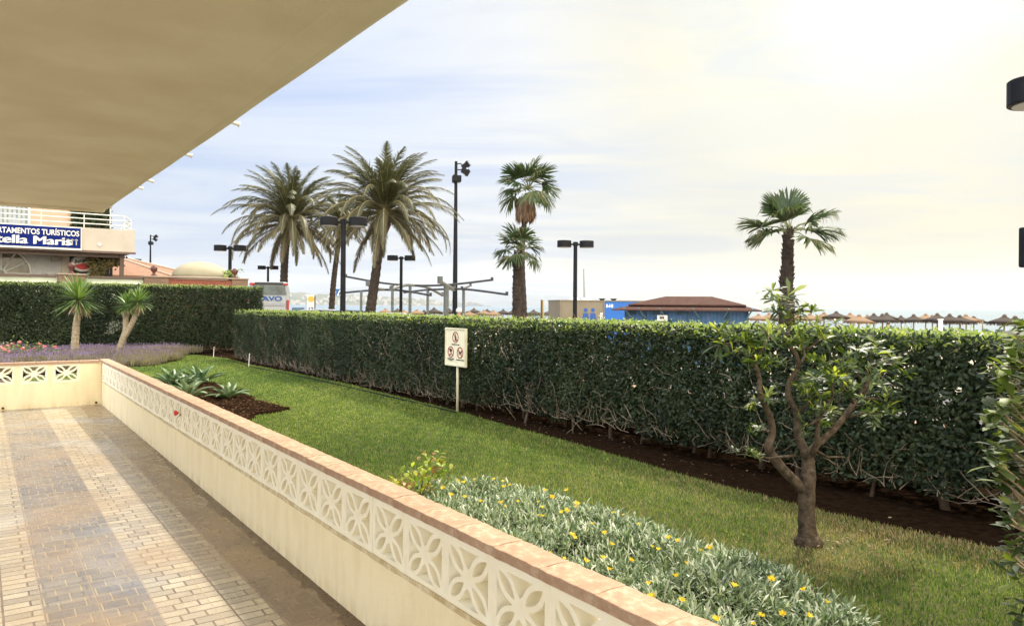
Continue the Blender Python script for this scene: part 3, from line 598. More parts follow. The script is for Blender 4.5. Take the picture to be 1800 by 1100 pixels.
# ------------------------------------------------------------------ hedges
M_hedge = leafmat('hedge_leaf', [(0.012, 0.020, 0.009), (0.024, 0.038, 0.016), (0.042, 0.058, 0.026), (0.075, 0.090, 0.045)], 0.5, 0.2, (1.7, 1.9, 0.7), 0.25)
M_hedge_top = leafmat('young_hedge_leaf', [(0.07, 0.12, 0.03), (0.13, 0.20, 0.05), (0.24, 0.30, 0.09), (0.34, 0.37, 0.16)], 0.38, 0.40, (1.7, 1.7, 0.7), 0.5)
def hedge(name, org, ux, uy, Lh, th, zb, zt, dens, lsize, label, far_s=None, cat='hedge', sides=(True, True), stems=0):
    # org: front bottom corner, ux: unit along, uy: unit into the hedge
    root = empty(name, org, math.atan2(ux.y, ux.x), label, cat)
    flip = 1 if (Matrix.Rotation(math.atan2(ux.y, ux.x), 3, 'Z') @ Vector((0, 1, 0))).dot(uy) > 0 else -1
    lv = Leaves(); tp = Leaves()
    def wave(x, z): return 0.05*vnoise(x, z, 1.7, 31)+0.035*vnoise(x, z, 5.5, 32)
    def zbot(x): return zb(x)+0.07*vnoise(x, x*0, 3.1, 33)+0.05*vnoise(x, x*0, 9, 34)
    def density(x): return dens(x)
    # front face shell
    n = int(Lh*zt*9000); x = rng.uniform(0, Lh, n); z = rng.uniform(0, zt, n); k = (rng.random(n) < density(x)/9000) & (z > zbot(x)); x = x[k]; z = z[k]; n = len(x)
    hole = vnoise(x, z, 7, 35) > 1.05; x = x[~hole]; z = z[~hole]; n = len(x)
    y = wave(x, z)+np.abs(rng.normal(0, 0.06, n)) - 0.02 + 0.08*np.clip(1-(z-zbot(x))/0.25, 0, 1)
    sz = lsize(x)*rng.uniform(0.7, 1.25, n)
    D = unit(np.stack([rng.normal(0, 1, n), rng.normal(-0.35, 0.7, n), rng.normal(0.25, 0.8, n)], 1)); Nm = np.stack([rng.normal(0, .6, n), rng.normal(-1.0, .5, n), rng.normal(0.5, .6, n)], 1)
    D[:, 1] *= flip; Nm[:, 1] *= flip
    rv_ = np.clip(rng.beta(1.6, 2.2, n)*0.8+0.30*vnoise(x, z, 2.2, 51)+0.2*vnoise(x, z, 8, 52), 0, 1)
    lv.add(np.stack([x, y*flip, z], 1), D, Nm, sz, sz*0.45, 'oval', rng.uniform(0, 0.35, n), 0.1, rv_)
    # interior: larger leaves, makes the body dense with a few chinks
    n = int(Lh*zt*(640 if stems else 1100)); x = rng.uniform(0, Lh, n); z = rng.uniform(0, zt-0.05, n); k = (z > zbot(x)+0.08) & (vnoise(x, z, 3.2, 36) < 1.15); x = x[k]; z = z[k]; n = len(x)
    y = rng.uniform(0.06, th-0.05, n); lv.add(np.stack([x, y*flip, z], 1), rng.normal(0, 1, (n, 3)), np.stack([rng.normal(0, .4, n), np.full(n, -1.0*flip), rng.normal(0, .4, n)], 1), rng.uniform(0.09, 0.14, n), rng.uniform(0.05, 0.07, n), 'oval', 0.2, 0.1, rng.uniform(0, 0.4, n))
    # back shell
    n = int(Lh*zt*500); x = rng.uniform(0, Lh, n); z = rng.uniform(0.1, zt, n); y = th+rng.normal(0, 0.03, n)
    lv.add(np.stack([x, y*flip, z], 1), rng.normal(0, 1, (n, 3)), np.stack([rng.normal(0, .5, n), np.full(n, 1.0*flip), rng.normal(0.3, .5, n)], 1), 0.06, 0.03, 'oval')
    # top
    n = int(Lh*th*9000); x = rng.uniform(0, Lh, n); y = rng.uniform(-0.02, th, n); k = rng.random(n) < density(x)*0.8/9000; x = x[k]; y = y[k]; n = len(x)
    z = zt+0.018*vnoise(x, y, 2.5, 37)+0.015*vnoise(x, y, 9, 38)-np.abs(rng.normal(0, 0.035, n)) - 0.05*np.clip((0.1-y)/0.1, 0, 1); sz = lsize(x)*rng.uniform(0.7, 1.25, n)
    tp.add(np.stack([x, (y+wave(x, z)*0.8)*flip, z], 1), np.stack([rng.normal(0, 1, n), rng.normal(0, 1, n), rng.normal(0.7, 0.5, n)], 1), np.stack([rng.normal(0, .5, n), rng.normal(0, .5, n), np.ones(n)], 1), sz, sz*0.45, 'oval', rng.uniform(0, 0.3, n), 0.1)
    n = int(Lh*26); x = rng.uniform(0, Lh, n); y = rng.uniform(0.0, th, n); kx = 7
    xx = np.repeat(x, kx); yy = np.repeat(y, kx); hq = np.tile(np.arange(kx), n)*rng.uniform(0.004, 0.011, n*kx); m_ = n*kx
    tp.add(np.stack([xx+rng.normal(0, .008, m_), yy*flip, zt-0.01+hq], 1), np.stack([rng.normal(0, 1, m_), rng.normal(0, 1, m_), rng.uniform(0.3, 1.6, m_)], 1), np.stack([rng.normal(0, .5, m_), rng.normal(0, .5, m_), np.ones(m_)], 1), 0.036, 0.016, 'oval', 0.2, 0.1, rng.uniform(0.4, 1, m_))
    # ends
    for e, xe in ((0, 0.0), (1, Lh)):
        if not sides[e]: continue
        n = int(th*zt*1800); y = rng.uniform(0, th, n); z = rng.uniform(0.08, zt, n); sg = -1 if e == 0 else 1
        xx = xe+sg*(-np.abs(rng.normal(0, 0.06, n))+0.04*vnoise(y, z, 5, 39)+0.03)
        lv.add(np.stack([xx, y*flip, z], 1), rng.normal(0, 1, (n, 3)), np.stack([np.full(n, sg*1.0), rng.normal(0, .5, n), rng.normal(0.3, .5, n)], 1), 0.05, 0.024, 'oval')
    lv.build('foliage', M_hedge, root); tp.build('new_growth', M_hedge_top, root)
    # thin twigs near the face
    q = MB(); nt_ = int(Lh*(80 if stems else 14))
    for _ in range(nt_):
        x = random.uniform(0, Lh); zz = float(zb(np.array([x]))[0]); z = zz+random.random()**2.1*(zt-zz)*0.95; p = Vector((x, flip*(0.02+random.random()*0.05), z)); pts = [p]
        d = Vector((random.uniform(-1, 1), flip*random.uniform(-.25, .25), random.uniform(-0.1, 1))).normalized()
        for _ in range(4):
            d = (d+Vector((random.uniform(-.8, .8), flip*random.uniform(-.3, .3), random.uniform(-.6, .7)))*0.6).normalized(); p = p+d*random.uniform(0.04, 0.09); p.y = flip*max(min(p.y*flip, 0.12), -0.02); pts.append(p)
        q.tube(pts, [0.004, 0.0035, 0.003, 0.0025, 0.0015], 4, cap=False)
    q.build('twigs', M_twig, root, kind='stuff')
    # woody stems at the foot
    if stems:
        protos = []
        for k in range(5):
            q = MB(); lean = random.uniform(-.12, .12); r0 = random.uniform(0.022, 0.036)
            q.tube([(0, 0, -0.05), (lean*0.3, 0.02, 0.15), (lean*0.8, 0.03, 0.35), (lean*1.4, 0.02, 0.7)], [r0*1.25, r0, r0*0.9, r0*0.5], 8)
            for j in range(random.choice((1, 2, 3))):
                a = random.uniform(-1, 1); h = random.uniform(0.12, 0.3); q.tube([(lean*h*2, 0.02, h), (lean*h*2+a*0.1, -0.03*flip, h+0.10), (lean*h*2+a*0.22, -0.05*flip, h+0.28)], [r0*0.5, r0*0.4, r0*0.25], 6)
            o = q.build('stem', M_hstem, root, smooth=True); protos.append(o)
        for i in range(stems):
            o = protos[i] if i < 5 else random.choice(protos).copy()
            if i >= 5: COL.objects.link(o); o.parent = root
            o.location = ((i+random.uniform(0.15, 0.85))/stems*Lh, flip*random.uniform(0.06, 0.45), -0.02); o.rotation_euler = (random.uniform(-.12, .12), random.uniform(-.25, .25), random.uniform(-.4, .4)+(math.pi if random.random() < .3 and flip > 0 else 0)*0)
            k = random.uniform(0.45, 1.05); o.scale = (k, k, random.uniform(0.9, 1.2))
    return root
sL = inv(G(400, 631))[0]; sR = inv(HB)[0]+4.2
Lm = sR-sL
hedge('clipped_hedge', W(sL, HEDGE_T), A, Nn, Lm, 0.85, lambda x: np.interp(x, [0, Lm*0.45, Lm*0.62, Lm], [0.02, 0.06, 0.17, 0.10]), 1.395,
      lambda x: np.interp(x, [0, Lm*0.4, Lm*0.65, Lm], [1700, 2200, 3000, 3300]), lambda x: np.interp(x, [0, Lm*0.5, Lm*0.8, Lm], [0.042, 0.042, 0.050, 0.055]),
      'long low clipped hedge with bare stems running behind the lawn sign and small tree', stems=50)
# taller hedge at right angles at the far left
HL0 = PL(462, 545, (G(390, 620).x+0.25, G(390, 620).y+0.2), (Nn.x, Nn.y))
HL0.z = 0
hedge('tall_clipped_hedge', HL0, -Nn, -A, 9.5, 0.9, lambda x: 0.05+0*x, 2.17, lambda x: 1500+0*x, lambda x: 0.046+0*x, 'taller dark clipped hedge at the far left behind the lavender and spiky plants')

# ------------------------------------------------------------------ near shrub at the right edge
M_big = leafmat('broad_leaf', [(0.02, 0.034, 0.012), (0.035, 0.058, 0.018), (0.07, 0.10, 0.03), (0.22, 0.26, 0.06)], 0.5, 0.3, (1.8, 1.9, 0.6), 0.35)
rs = Vector((2.45, 2.9, 0)); rsr = empty('broad_leaf_shrub', rs, 0, 'big leafy shrub close by at the right edge with woody twigs and large rounded leaves', 'shrub')
lftx = [(545, 1790), (560, 1775), (590, 1768), (620, 1760), (670, 1748), (720, 1735), (760, 1742), (800, 1735), (850, 1738), (900, 1758), (950, 1762), (1000, 1772), (1060, 1778), (1110, 1782)]
l = Leaves(); q = MB(); shade = []
for i in range(420):
    py = random.uniform(552, 1120); lx = np.interp(py, [a_ for a_, b__ in lftx], [b__ for a_, b__ in lftx]); Yk = random.uniform(2.55, 3.5)
    px = lx + 12 + abs(random.gauss(0, 1))*55 if random.random() < 0.6 else lx+random.uniform(10, 420)
    c = P(px, py, Yk); shade.append((c, 1 if px < lx+60 else 0))
for c, o_ in shade:
    n = random.choice((3, 4, 5)) if c.z > 0.95 else random.choice((1, 2, 3))
    a = rng.random(n)*6.28; el = rng.uniform(-0.4, 1.0, n); D = np.stack([np.cos(a)*np.cos(el), np.sin(a)*np.cos(el), np.sin(el)], 1)
    l.add(np.array(c-rs)[None, :]+rng.normal(0, 0.015, (n, 3)), D, np.stack([-np.cos(a)*np.sin(el), -np.sin(a)*np.sin(el), np.cos(el)], 1), rng.uniform(0.055, 0.10, n), rng.uniform(0.03, 0.046, n), 'obov', rng.uniform(0, 0.35, n), 0.12)
    if random.random() < 0.8:
        e = c-rs; b0 = Vector((e.x*0.6+0.25, e.y*0.6, max(0.05, e.z-random.uniform(0.25, 0.5)))); mid = (b0+e)/2+Vector((random.uniform(-.05, .05), random.uniform(-.05, .05), random.uniform(-.03, .05)))
        q.tube([b0, mid, e], [0.008, 0.006, 0.003], 5, cap=False)
for i in range(10):
    a = random.uniform(-0.25, 0.5); q.tube([(0.1+random.uniform(-.1, .3), random.uniform(-.2, .4), -0.02), (a*0.7, random.uniform(-.25, .4), 0.5), (a, random.uniform(-.25, .4), 1.0), (a*1.2, random.uniform(-.25, .4), 1.45)], [0.022, 0.017, 0.012, 0.006], 7)
l.build('foliage', M_big, rsr); q.build('twigs', M_twig, rsr, kind='stuff')

# ------------------------------------------------------------------ small gnarled tree on the lawn
TY = G(1420, 957).y; tb = G(1420, 957); tree = empty('small_tree', tb, 0, 'small gnarled tree with three limbs and leaf rosettes on the lawn before the hedge', 'tree')
def T(px, py, dy=0.0): return P(px, py, TY+dy)-tb
q = MB()
def limb(pts, rad, seg=10):
    # smooth the path
    pp = []; rr = []
    for i in range(len(pts)-1):
        for k in range(4):
            u = k/4; p0 = pts[max(i-1, 0)]; p1 = pts[i]; p2 = pts[i+1]; p3 = pts[min(i+2, len(pts)-1)]
            pp.append(0.5*((2*p1)+(p2-p0)*u+(2*p0-5*p1+4*p2-p3)*u*u+(3*p1-p0-3*p2+p3)*u**3)); rr.append((rad[i]*(1-u)+rad[i+1]*u)*random.uniform(0.93, 1.08))
    pp.append(pts[-1]); rr.append(rad[-1]); q.tube(pp, rr, seg); return pp
limb([T(1421, 962), T(1420, 945), T(1418, 915), T(1418, 871), T(1421, 830), T(1420, 797, 0.02)], [0.080, 0.068, 0.056, 0.052, 0.048, 0.038], 14)
q.tube([T(1421, 965), T(1421, 951), T(1421, 938)], [0.075, 0.098, 0.06], 12)
limb([T(1417, 868), T(1400, 848, -0.02), T(1375, 823, -0.05), T(1351, 788, -0.08), T(1358, 762, -0.07), T(1353, 731, -0.1), T(1336, 692, -0.15), T(1335, 666, -0.15), T(1324, 631, -0.2), T(1321, 608, -0.2)], [0.032, 0.035, 0.032, 0.030, 0.024, 0.021, 0.018, 0.016, 0.012, 0.008])
limb([T(1420, 805), T(1403, 762, 0.05), T(1401, 727, 0.08), T(1386, 696, 0.1), T(1388, 670, 0.1), T(1402, 648, 0.08), T(1399, 622, 0.08), T(1381, 600, 0.1), T(1388, 575, 0.1), T(1392, 545, 0.1)], [0.034, 0.028, 0.024, 0.021, 0.018, 0.016, 0.014, 0.013, 0.010, 0.006])
limb([T(1421, 812), T(1432, 785, 0.05), T(1458, 762, 0.1), T(1482, 736, 0.15), T(1506, 701, 0.2), T(1523, 675, 0.22), T(1525, 648, 0.25), T(1535, 622, 0.25)], [0.032, 0.026, 0.023, 0.020, 0.017, 0.014, 0.011, 0.007])
limb([T(1428, 800), T(1436, 770, -0.1), T(1440, 735, -0.15), T(1462, 700, -0.2), T(1462, 670, -0.22)], [0.022, 0.017, 0.013, 0.010, 0.006])
twg = [((1388, 672), (1420, 660), (1430, 640), .1), ((1399, 622), (1425, 610), (1445, 595), .1), ((1381, 600), (1355, 595), (1345, 580), .1), ((1325, 640), (1300, 615), (1268, 603), -.2), ((1324, 631), (1345, 610), (1352, 590), -.2), ((1388, 575), (1372, 555), (1362, 545), .1), ((1392, 550), (1410, 545), (1428, 548), .1),
       ((1358, 762), (1345, 757), (1335, 756), -.07), ((1353, 731), (1348, 712), (1347, 703), -.1), ((1482, 736), (1520, 725), (1545, 728), .15), ((1506, 701), (1535, 700), (1558, 700), .2), ((1523, 675), (1500, 650), (1490, 630), .22), ((1525, 650), (1550, 635), (1572, 640), .25), ((1458, 762), (1472, 725), (1478, 690), .1), ((1401, 727), (1425, 705), (1430, 690), .08),
       ((1500, 708), (1482, 680), (1485, 662), .1), ((1440, 735), (1425, 745), (1415, 748), -.15), ((1506, 701), (1525, 690), (1530, 660), .0), ((1432, 790), (1455, 803), (1485, 803), 0.0), ((1400, 800), (1350, 805), (1322, 795), -.1), ((1402, 648), (1415, 625), (1412, 605), 0.0)]
for a_, b__, c_, dy_ in twg: q.tube([T(*a_, dy_), T(*b__, dy_+random.uniform(-.1, .1)), T(*c_, dy_+random.uniform(-.15, .15))], [0.010, 0.007, 0.005], 6)
q.build('trunk', M_bark, tree, smooth=True)
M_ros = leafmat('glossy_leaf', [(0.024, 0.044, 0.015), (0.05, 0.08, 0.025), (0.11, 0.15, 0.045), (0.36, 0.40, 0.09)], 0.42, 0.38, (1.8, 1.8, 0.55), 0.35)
l = Leaves()
ros = [(1385, 525, .1, 1.1), (1368, 532, .05, 1), (1405, 540, .1, 1), (1428, 548, .1, 1), (1362, 548, .1, .9), (1440, 580, .1, 1), (1450, 598, .1, .9), (1345, 582, .1, .9), (1268, 603, -.2, 1.1), (1290, 596, -.2, 1), (1310, 600, -.2, 1), (1352, 590, -.2, 1), (1412, 603, 0, .8), (1330, 612, -.2, .8),
       (1335, 756, -.07, .55), (1322, 762, -.07, .5), (1347, 703, -.1, .9), (1345, 640, -.1, .6), (1374, 640, .1, .6), (1430, 638, .1, .8), (1420, 668, 0, .7), (1432, 688, .08, .9), (1462, 668, -.22, 1), (1445, 655, -.2, .9), (1480, 655, -.1, .9), (1490, 628, .22, 1), (1510, 632, .2, .8), (1535, 620, .25, 1), (1540, 605, .25, .9), (1575, 640, .25, 1.1), (1556, 636, .25, .9),
       (1558, 702, .2, .9), (1545, 728, .15, 1), (1530, 658, 0, .9), (1478, 688, .1, .8), (1440, 700, -.15, .8), (1415, 748, -.15, .5), (1322, 795, -.1, .5), (1460, 720, .1, .7), (1500, 690, .1, .7), (1478, 640, -.1, .8), (1390, 600, .1, .6), (1430, 720, 0, .7), (1566, 690, .2, .6), (1395, 560, .1, .8), (1412, 572, .1, .7), (1360, 600, 0, .7)]
for px, py, dy_, sc_ in list(ros):
    for _ in range(1 if py < 640 else 2): ros.append((px+random.gauss(0, 17), py+random.gauss(6, 16), dy_+random.uniform(-.18, .18), sc_*random.uniform(.6, .9)))
for px, py, dy_, sc_ in ros:
    c = np.array(T(px, py, dy_+random.uniform(-.08, .08))); n = random.randint(13, 19)
    ax = Vector((random.uniform(-.7, .7), random.uniform(-.7, .7), 1)).normalized(); e1_ = ax.orthogonal().normalized(); e2_ = ax.cross(e1_)
    a = rng.random(n)*6.28; el = rng.uniform(-0.25, 1.25, n); E1, E2, AX = map(np.array, (e1_, e2_, ax))
    rad_ = np.cos(a)[:, None]*E1+np.sin(a)[:, None]*E2; D = rad_*np.cos(el)[:, None]+AX*np.sin(el)[:, None]
    L_ = rng.uniform(0.085, 0.145, n)*sc_*np.where(el > 0.9, 0.6, 1)
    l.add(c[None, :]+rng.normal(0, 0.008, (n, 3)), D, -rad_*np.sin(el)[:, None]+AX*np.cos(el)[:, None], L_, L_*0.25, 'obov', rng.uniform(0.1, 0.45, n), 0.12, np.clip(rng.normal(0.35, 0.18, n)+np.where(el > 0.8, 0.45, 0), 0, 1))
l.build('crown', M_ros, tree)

# ------------------------------------------------------------------ agaves
def agave(px, py, size, label, zb=0.03, nl=16, tone=0.0):
    p = G(px, py, zb); root = empty('agave', p, random.random()*6, label, 'agave', 'agaves in the mulch bed')
    q = MB()
    for i in range(nl):
        a = i*2.4+random.uniform(-.2, .2); el = R(18)+R(62)*(i/nl)+random.uniform(-.1, .1); L_ = size*(1.0-0.35*i/nl)*random.uniform(0.9, 1.1); Wd = L_*0.30; n = 7; vs = []
        for k in range(n+1):
            u = k/n; wv = Wd/2*(math.sin(math.pi*min(1, 0.16+0.84*u))**0.8 if u < 1 else 0.02)*(1.0 if u > 0.08 else 0.7); wv = max(wv, 0.001)
            e2 = el-0.25*u*u; c = Vector((math.cos(a)*math.cos(e2), math.sin(a)*math.cos(e2), math.sin(e2)))*L_*u
            s = Vector((-math.sin(a), math.cos(a), 0)); up = Vector((-math.cos(a)*math.sin(e2), -math.sin(a)*math.sin(e2), math.cos(e2)))
            th_ = 0.016*size/0.3*(1-u)+0.002
            vs += [c-s*wv+up*wv*0.35, c+up*0.0, c+s*wv+up*wv*0.35, c-up*th_]
        fs = [(i_*4+k_, i_*4+(k_+1) % 4, (i_+1)*4+(k_+1) % 4, (i_+1)*4+k_) for i_ in range(n) for k_ in range(4)]
        q.add(vs, fs, min(1, random.uniform(0.1, 0.7)+tone))
    q.build('leaves', leafmat('agave_leaf', [(0.07, 0.13, 0.05), (0.14, 0.22, 0.09), (0.24, 0.32, 0.17), (0.36, 0.42, 0.28)], 0.4, 0.18, (1.5, 1.7, 0.6)), root, smooth=True)
    q = MB(); q.lathe([(0.03*size/0.3, -0.05), (0.035*size/0.3, 0.02), (0.01, 0.06)], 10); q.build('stem', M_bark, root); return root
agave(300, 676, 0.52, 'dark green agave, leftmost of the plants in the mulch bed', 0.1)
agave(352, 674, 0.60, 'largest agave, at the back of the mulch bed')
agave(330, 699, 0.52, 'agave right behind the coping of the wall with pale broad leaves', 0.08, tone=0.25)
agave(402, 700, 0.44, 'smaller agave on its own at the right of the mulch bed', tone=0.15)
agave(322, 682, 0.46, 'agave crowded between the others in the middle of the mulch bed', tone=0.1)

# mulch clods, chips
l = Leaves(); X, Y = scatter(mulch, 320); n = len(X); l.add(np.stack([X, Y, np.full(n, 0.05)], 1), np.stack([rng.normal(0, 1, n), rng.normal(0, 1, n), rng.uniform(0, .4, n)], 1), np.stack([rng.normal(0, .4, n), rng.normal(0, .4, n), np.ones(n)], 1), rng.uniform(0.02, 0.06, n), rng.uniform(0.008, 0.02, n), 'oval', 0.2)
l.build('bark_mulch', leafmat('mulch_chips', [(0.03, 0.015, 0.008), (0.07, 0.035, 0.018), (0.14, 0.08, 0.045)], 0.9, 0.0, None, 0.0), kind='stuff', label='dark bark chips covering the bed round the agaves', cat='mulch')

# ------------------------------------------------------------------ lavender bed + pink flowers + yuccas
lav_px = [(-60, 668), (60, 655), (140, 649), (215, 642), (270, 640), (318, 630), (322, 622)]
lv_ = [G(px, py, 0.05) for px, py in lav_px]; lavp = [(p.x, p.y) for p in lv_] + [(HL0.x+(-Nn*1.9).x, HL0.y+(-Nn*1.9).y), (HL0.x+(-Nn*9.3).x, HL0.y+(-Nn*9.3).y)]
sheet('lavender_bed_soil', lavp, 0.012, M_soil, kind='structure')
X, Y = scatter(lavp, 260); n0 = len(X); hb = 0.26+0.10*vnoise(X, Y, 1.8, 41)+0.05*vnoise(X, Y, 6, 42)
dd = np.array([min(math.hypot(x-a_[0], y-a_[1]) for a_ in lavp[:7]) for x, y in zip(X, Y)])
kk = (Y > 14.5); X = X[kk]; Y = Y[kk]; hb = hb[kk]
hb = hb*np.clip(dd[kk]/0.7, 0.35, 1); k = 14; X2 = np.repeat(X, k); Y2 = np.repeat(Y, k); H2 = np.repeat(hb, k); n = len(X2); a = rng.random(n)*6.28; tl = rng.uniform(0, 0.7, n)
l = Leaves(); l.add(np.stack([X2+rng.normal(0, .04, n), Y2+rng.normal(0, .04, n), H2*rng.uniform(0.2, 0.75, n)], 1), np.stack([np.cos(a)*tl, np.sin(a)*tl, np.ones(n)], 1), np.stack([np.cos(a), np.sin(a), 0*a], 1), rng.uniform(0.10, 0.20, n), 0.012, 'blade', 0.2)
lav_o = l.build('lavender', leafmat('lavender_foliage', [(0.12, 0.12, 0.055), (0.20, 0.18, 0.10), (0.28, 0.24, 0.15), (0.19, 0.15, 0.16)], 0.7, 0.2), kind='stuff', label='mass of lavender with mauve spikes in front of the tall hedge', cat='lavender')
k = 4; X2 = np.repeat(X, k); Y2 = np.repeat(Y, k); H2 = np.repeat(hb, k); n = len(X2); a = rng.random(n)*6.28; tl = rng.uniform(0, 0.4, n)
l = Leaves(); l.add(np.stack([X2+rng.normal(0, .07, n), Y2+rng.normal(0, .07, n), H2+rng.uniform(-0.10, 0.10, n)], 1), np.stack([np.cos(a)*tl, np.sin(a)*tl, np.ones(n)], 1), np.stack([np.cos(a), np.sin(a), 0*a], 1), rng.uniform(0.03, 0.055, n), 0.013, 'oval', 0.0)
l.build('flower_spikes', leafmat('lavender_flower', [(0.13, 0.09, 0.14), (0.21, 0.15, 0.25), (0.32, 0.25, 0.38)], 0.7, 0.2, (1.1, 1, 1.1)), lav_o)
lav_o['kind'] = 'stuff'
for o in bpy.data.objects:
    if o.name.startswith('flower_spikes'): o['kind'] = 'stuff'
M_pink = leafmat('pink_petal', [(0.80, 0.22, 0.28), (0.88, 0.38, 0.40), (0.92, 0.60, 0.52)], 0.5, 0.3, (1.2, 1, 1))
pinkpx = [(14, 608), (8, 615), (40, 614), (50, 617), (70, 606), (78, 610), (97, 611), (15, 619), (22, 605), (34, 603), (3, 611), (61, 612)]
rb = P(40, 622, 19.0); rb.z = 0.0; rbr = empty('rose_bush', rb, 0, 'low bush of pink roses standing in the lavender at the far left', 'rose bush')
bush('leaves', [(P(px, py+5, 18.6)-rb) for px, py in pinkpx], 26, 0.07, 0.04, M_hedge_top, rbr, 'oval', 0.10)
for px, py in pinkpx:
    l = Leaves(); n = 15; a = rng.random(n)*6.28; el = rng.uniform(0, 1.3, n); D = np.stack([np.cos(a)*np.cos(el), np.sin(a)*np.cos(el), np.sin(el)], 1)
    l.add(np.zeros((n, 3)), D, np.stack([-np.cos(a), -np.sin(a), np.ones(n)], 1), 0.06, 0.05, 'obov', 0.3); o = l.build('rose_bloom', M_pink, rbr); o.location = P(px, py, 18.4)-rb
    k_ = random.uniform(.8, 1.2); o.scale = (k_,)*3
q = MB()
for i in range(8): q.tube([(random.uniform(-.5, .5), 0, 0), (random.uniform(-.5, .5), -0.2, 0.5)], 0.008, 5)
q.build('stems', M_twig, rbr)

M_yuc = leafmat('yucca_leaf', [(0.05, 0.09, 0.025), (0.09, 0.16, 0.04), (0.15, 0.23, 0.07), (0.24, 0.30, 0.13)], 0.4, 0.2)
M_deadl = leafmat('dead_leaf', [(0.25, 0.18, 0.10), (0.40, 0.31, 0.20), (0.52, 0.43, 0.30)], 0.8, 0.15, (1.1, 1.1, 0.9))
def yucca_head(c, r, parent, n=190):
    l = Leaves(); a = rng.random(n)*6.28; el = np.arcsin(rng.uniform(-0.55, 1.0, n)); D = np.stack([np.cos(a)*np.cos(el), np.sin(a)*np.cos(el), np.sin(el)], 1)
    l.add(np.array(c)[None, :]+D*0.04, D, np.stack([-np.cos(a)*np.sin(el), -np.sin(a)*np.sin(el), np.cos(el)+0.01], 1), rng.uniform(0.85, 1.1, n)*r, 0.030, 'strap', rng.uniform(0.0, 0.16, n), 0.15)
    l.build('leaf_head', M_yuc, parent)
    l = Leaves(); n = 50; a = rng.random(n)*6.28; el = rng.uniform(-1.4, -0.6, n); D = np.stack([np.cos(a)*np.cos(el), np.sin(a)*np.cos(el), np.sin(el)], 1)
    l.add(np.array(c)[None, :]+D*0.04, D, np.stack([np.cos(a), np.sin(a), 0*a+.1], 1), rng.uniform(0.4, 0.85, n)*r, 0.026, 'strap', 0.1)
    l.build('dead_leaves', M_deadl, parent)
M_ytr = plain('yucca_trunk', (0.36, 0.29, 0.20), (0.22, 0.17, 0.11), 22, 0.9, bmp=0.8, bscale=40, bdist=0.01)
def ytrunk(pts, r, parent):
    q = MB(); n = 22; pp = []; rr = []
    for i in range(n+1):
        u = i/n*(len(pts)-1); j = min(int(u), len(pts)-2); f = u-j; pp.append(pts[j]*(1-f)+pts[j+1]*f); rr.append((r[0]*(1-i/n)+r[1]*i/n)*(1.0+0.09*(i % 2)))
    q.tube(pp, rr, 10); q.build('trunk', M_ytr, parent, smooth=False)
YY = 19.6
yb = P(131, 640, YY); yb.z = 0; y1 = empty('yucca', yb, 0, 'single headed yucca with spiky leaf ball on a pale straight trunk before the tall hedge', 'yucca')
f_ = lambda px, py: P(px, py, YY)-yb
ytrunk([f_(130, 640), f_(132, 600), f_(134, 570), f_(139, 540)], (0.10, 0.075), y1); yucca_head(f_(138, 527), 0.70, y1, 240)
yb2 = P(208, 632, YY+.3); yb2.z = 0; y2 = empty('yucca', yb2, 0, 'two headed yucca with leaning forked trunk right of the single headed one', 'yucca')
f_ = lambda px, py: P(px, py, YY+.3)-yb2
ytrunk([f_(205, 628), f_(215, 600), f_(221, 580), f_(221, 550)], (0.09, 0.065), y2); yucca_head(f_(223, 537), 0.40, y2, 150)
ytrunk([f_(216, 596), f_(227, 578), f_(236, 560), f_(240, 545)], (0.075, 0.06), y2); yucca_head(f_(243, 531), 0.43, y2, 150)

# ------------------------------------------------------------------ stakes and irrigation hose
for i, (px, py, ph, lab, mt) in enumerate(((437, 645, 622, 'pale thin stake leaning on the far part of the lawn edge', M_white), (565, 672, 648, 'dark thin stake at the foot of the hedge near the middle of the lawn edge', M_bark), (588, 672, 655, 'short dark stake just right of another on the bare soil', M_bark), (375, 628, 610, 'pale thin stake standing near the far hedge corner', M_white))):
    p = G(px, py); h = P(px, ph, p.y).z; q = MB(); q.tube([(0, 0, -0.05), (0.02, 0, h)], [0.012, 0.010], 7); q.tube([(0.02, 0, h), (0.024, 0, h+0.012)], [0.014, 0.006], 7); o = q.build('stake', mt, label=lab, cat='stake', group='stakes along the lawn edge'); o.location = p
q = MB(); hp = [G(px, py, 0.02+0.01*math.sin(px)) for px, py in ((400, 634), (440, 646), (500, 657), (560, 670), (620, 684), (680, 698), (740, 712), (800, 727))]
q.tube([p+Vector((0, 0.15, 0)) for p in hp], 0.011, 6); q.build('irrigation_hose', M_black, label='black irrigation hose lying along the edge of the lawn under the hedge', cat='hose')

# ------------------------------------------------------------------ text helper
def text(name, body, size, M, mat, parent, align='LEFT', offset=0.0, ext=0.002, sx=1.0, spacing=1.0):
    cu = bpy.data.curves.new(name, 'FONT'); cu.body = body; cu.size = size; cu.align_x = align; cu.offset = offset; cu.extrude = ext; cu.space_character = spacing
    ob = bpy.data.objects.new('tmp', cu); COL.objects.link(ob); bpy.context.view_layer.update()
    me = bpy.data.meshes.new_from_object(ob.evaluated_get(bpy.context.evaluated_depsgraph_get())); bpy.data.objects.remove(ob); bpy.data.curves.remove(cu)
    me.transform(M @ Matrix.Diagonal((sx, 1, 1, 1))); me.materials.clear(); me.materials.append(mat); me.name = name
    me.attributes.new('rnd', 'FLOAT', 'POINT')
    o = bpy.data.objects.new(name, me); COL.objects.link(o); o.parent = parent; return o
UP = Matrix.Rotation(R(90), 4, 'X')       # text in XZ plane facing -Y
def at(x, y, z): return Matrix.Translation((x, y, z)) @ UP

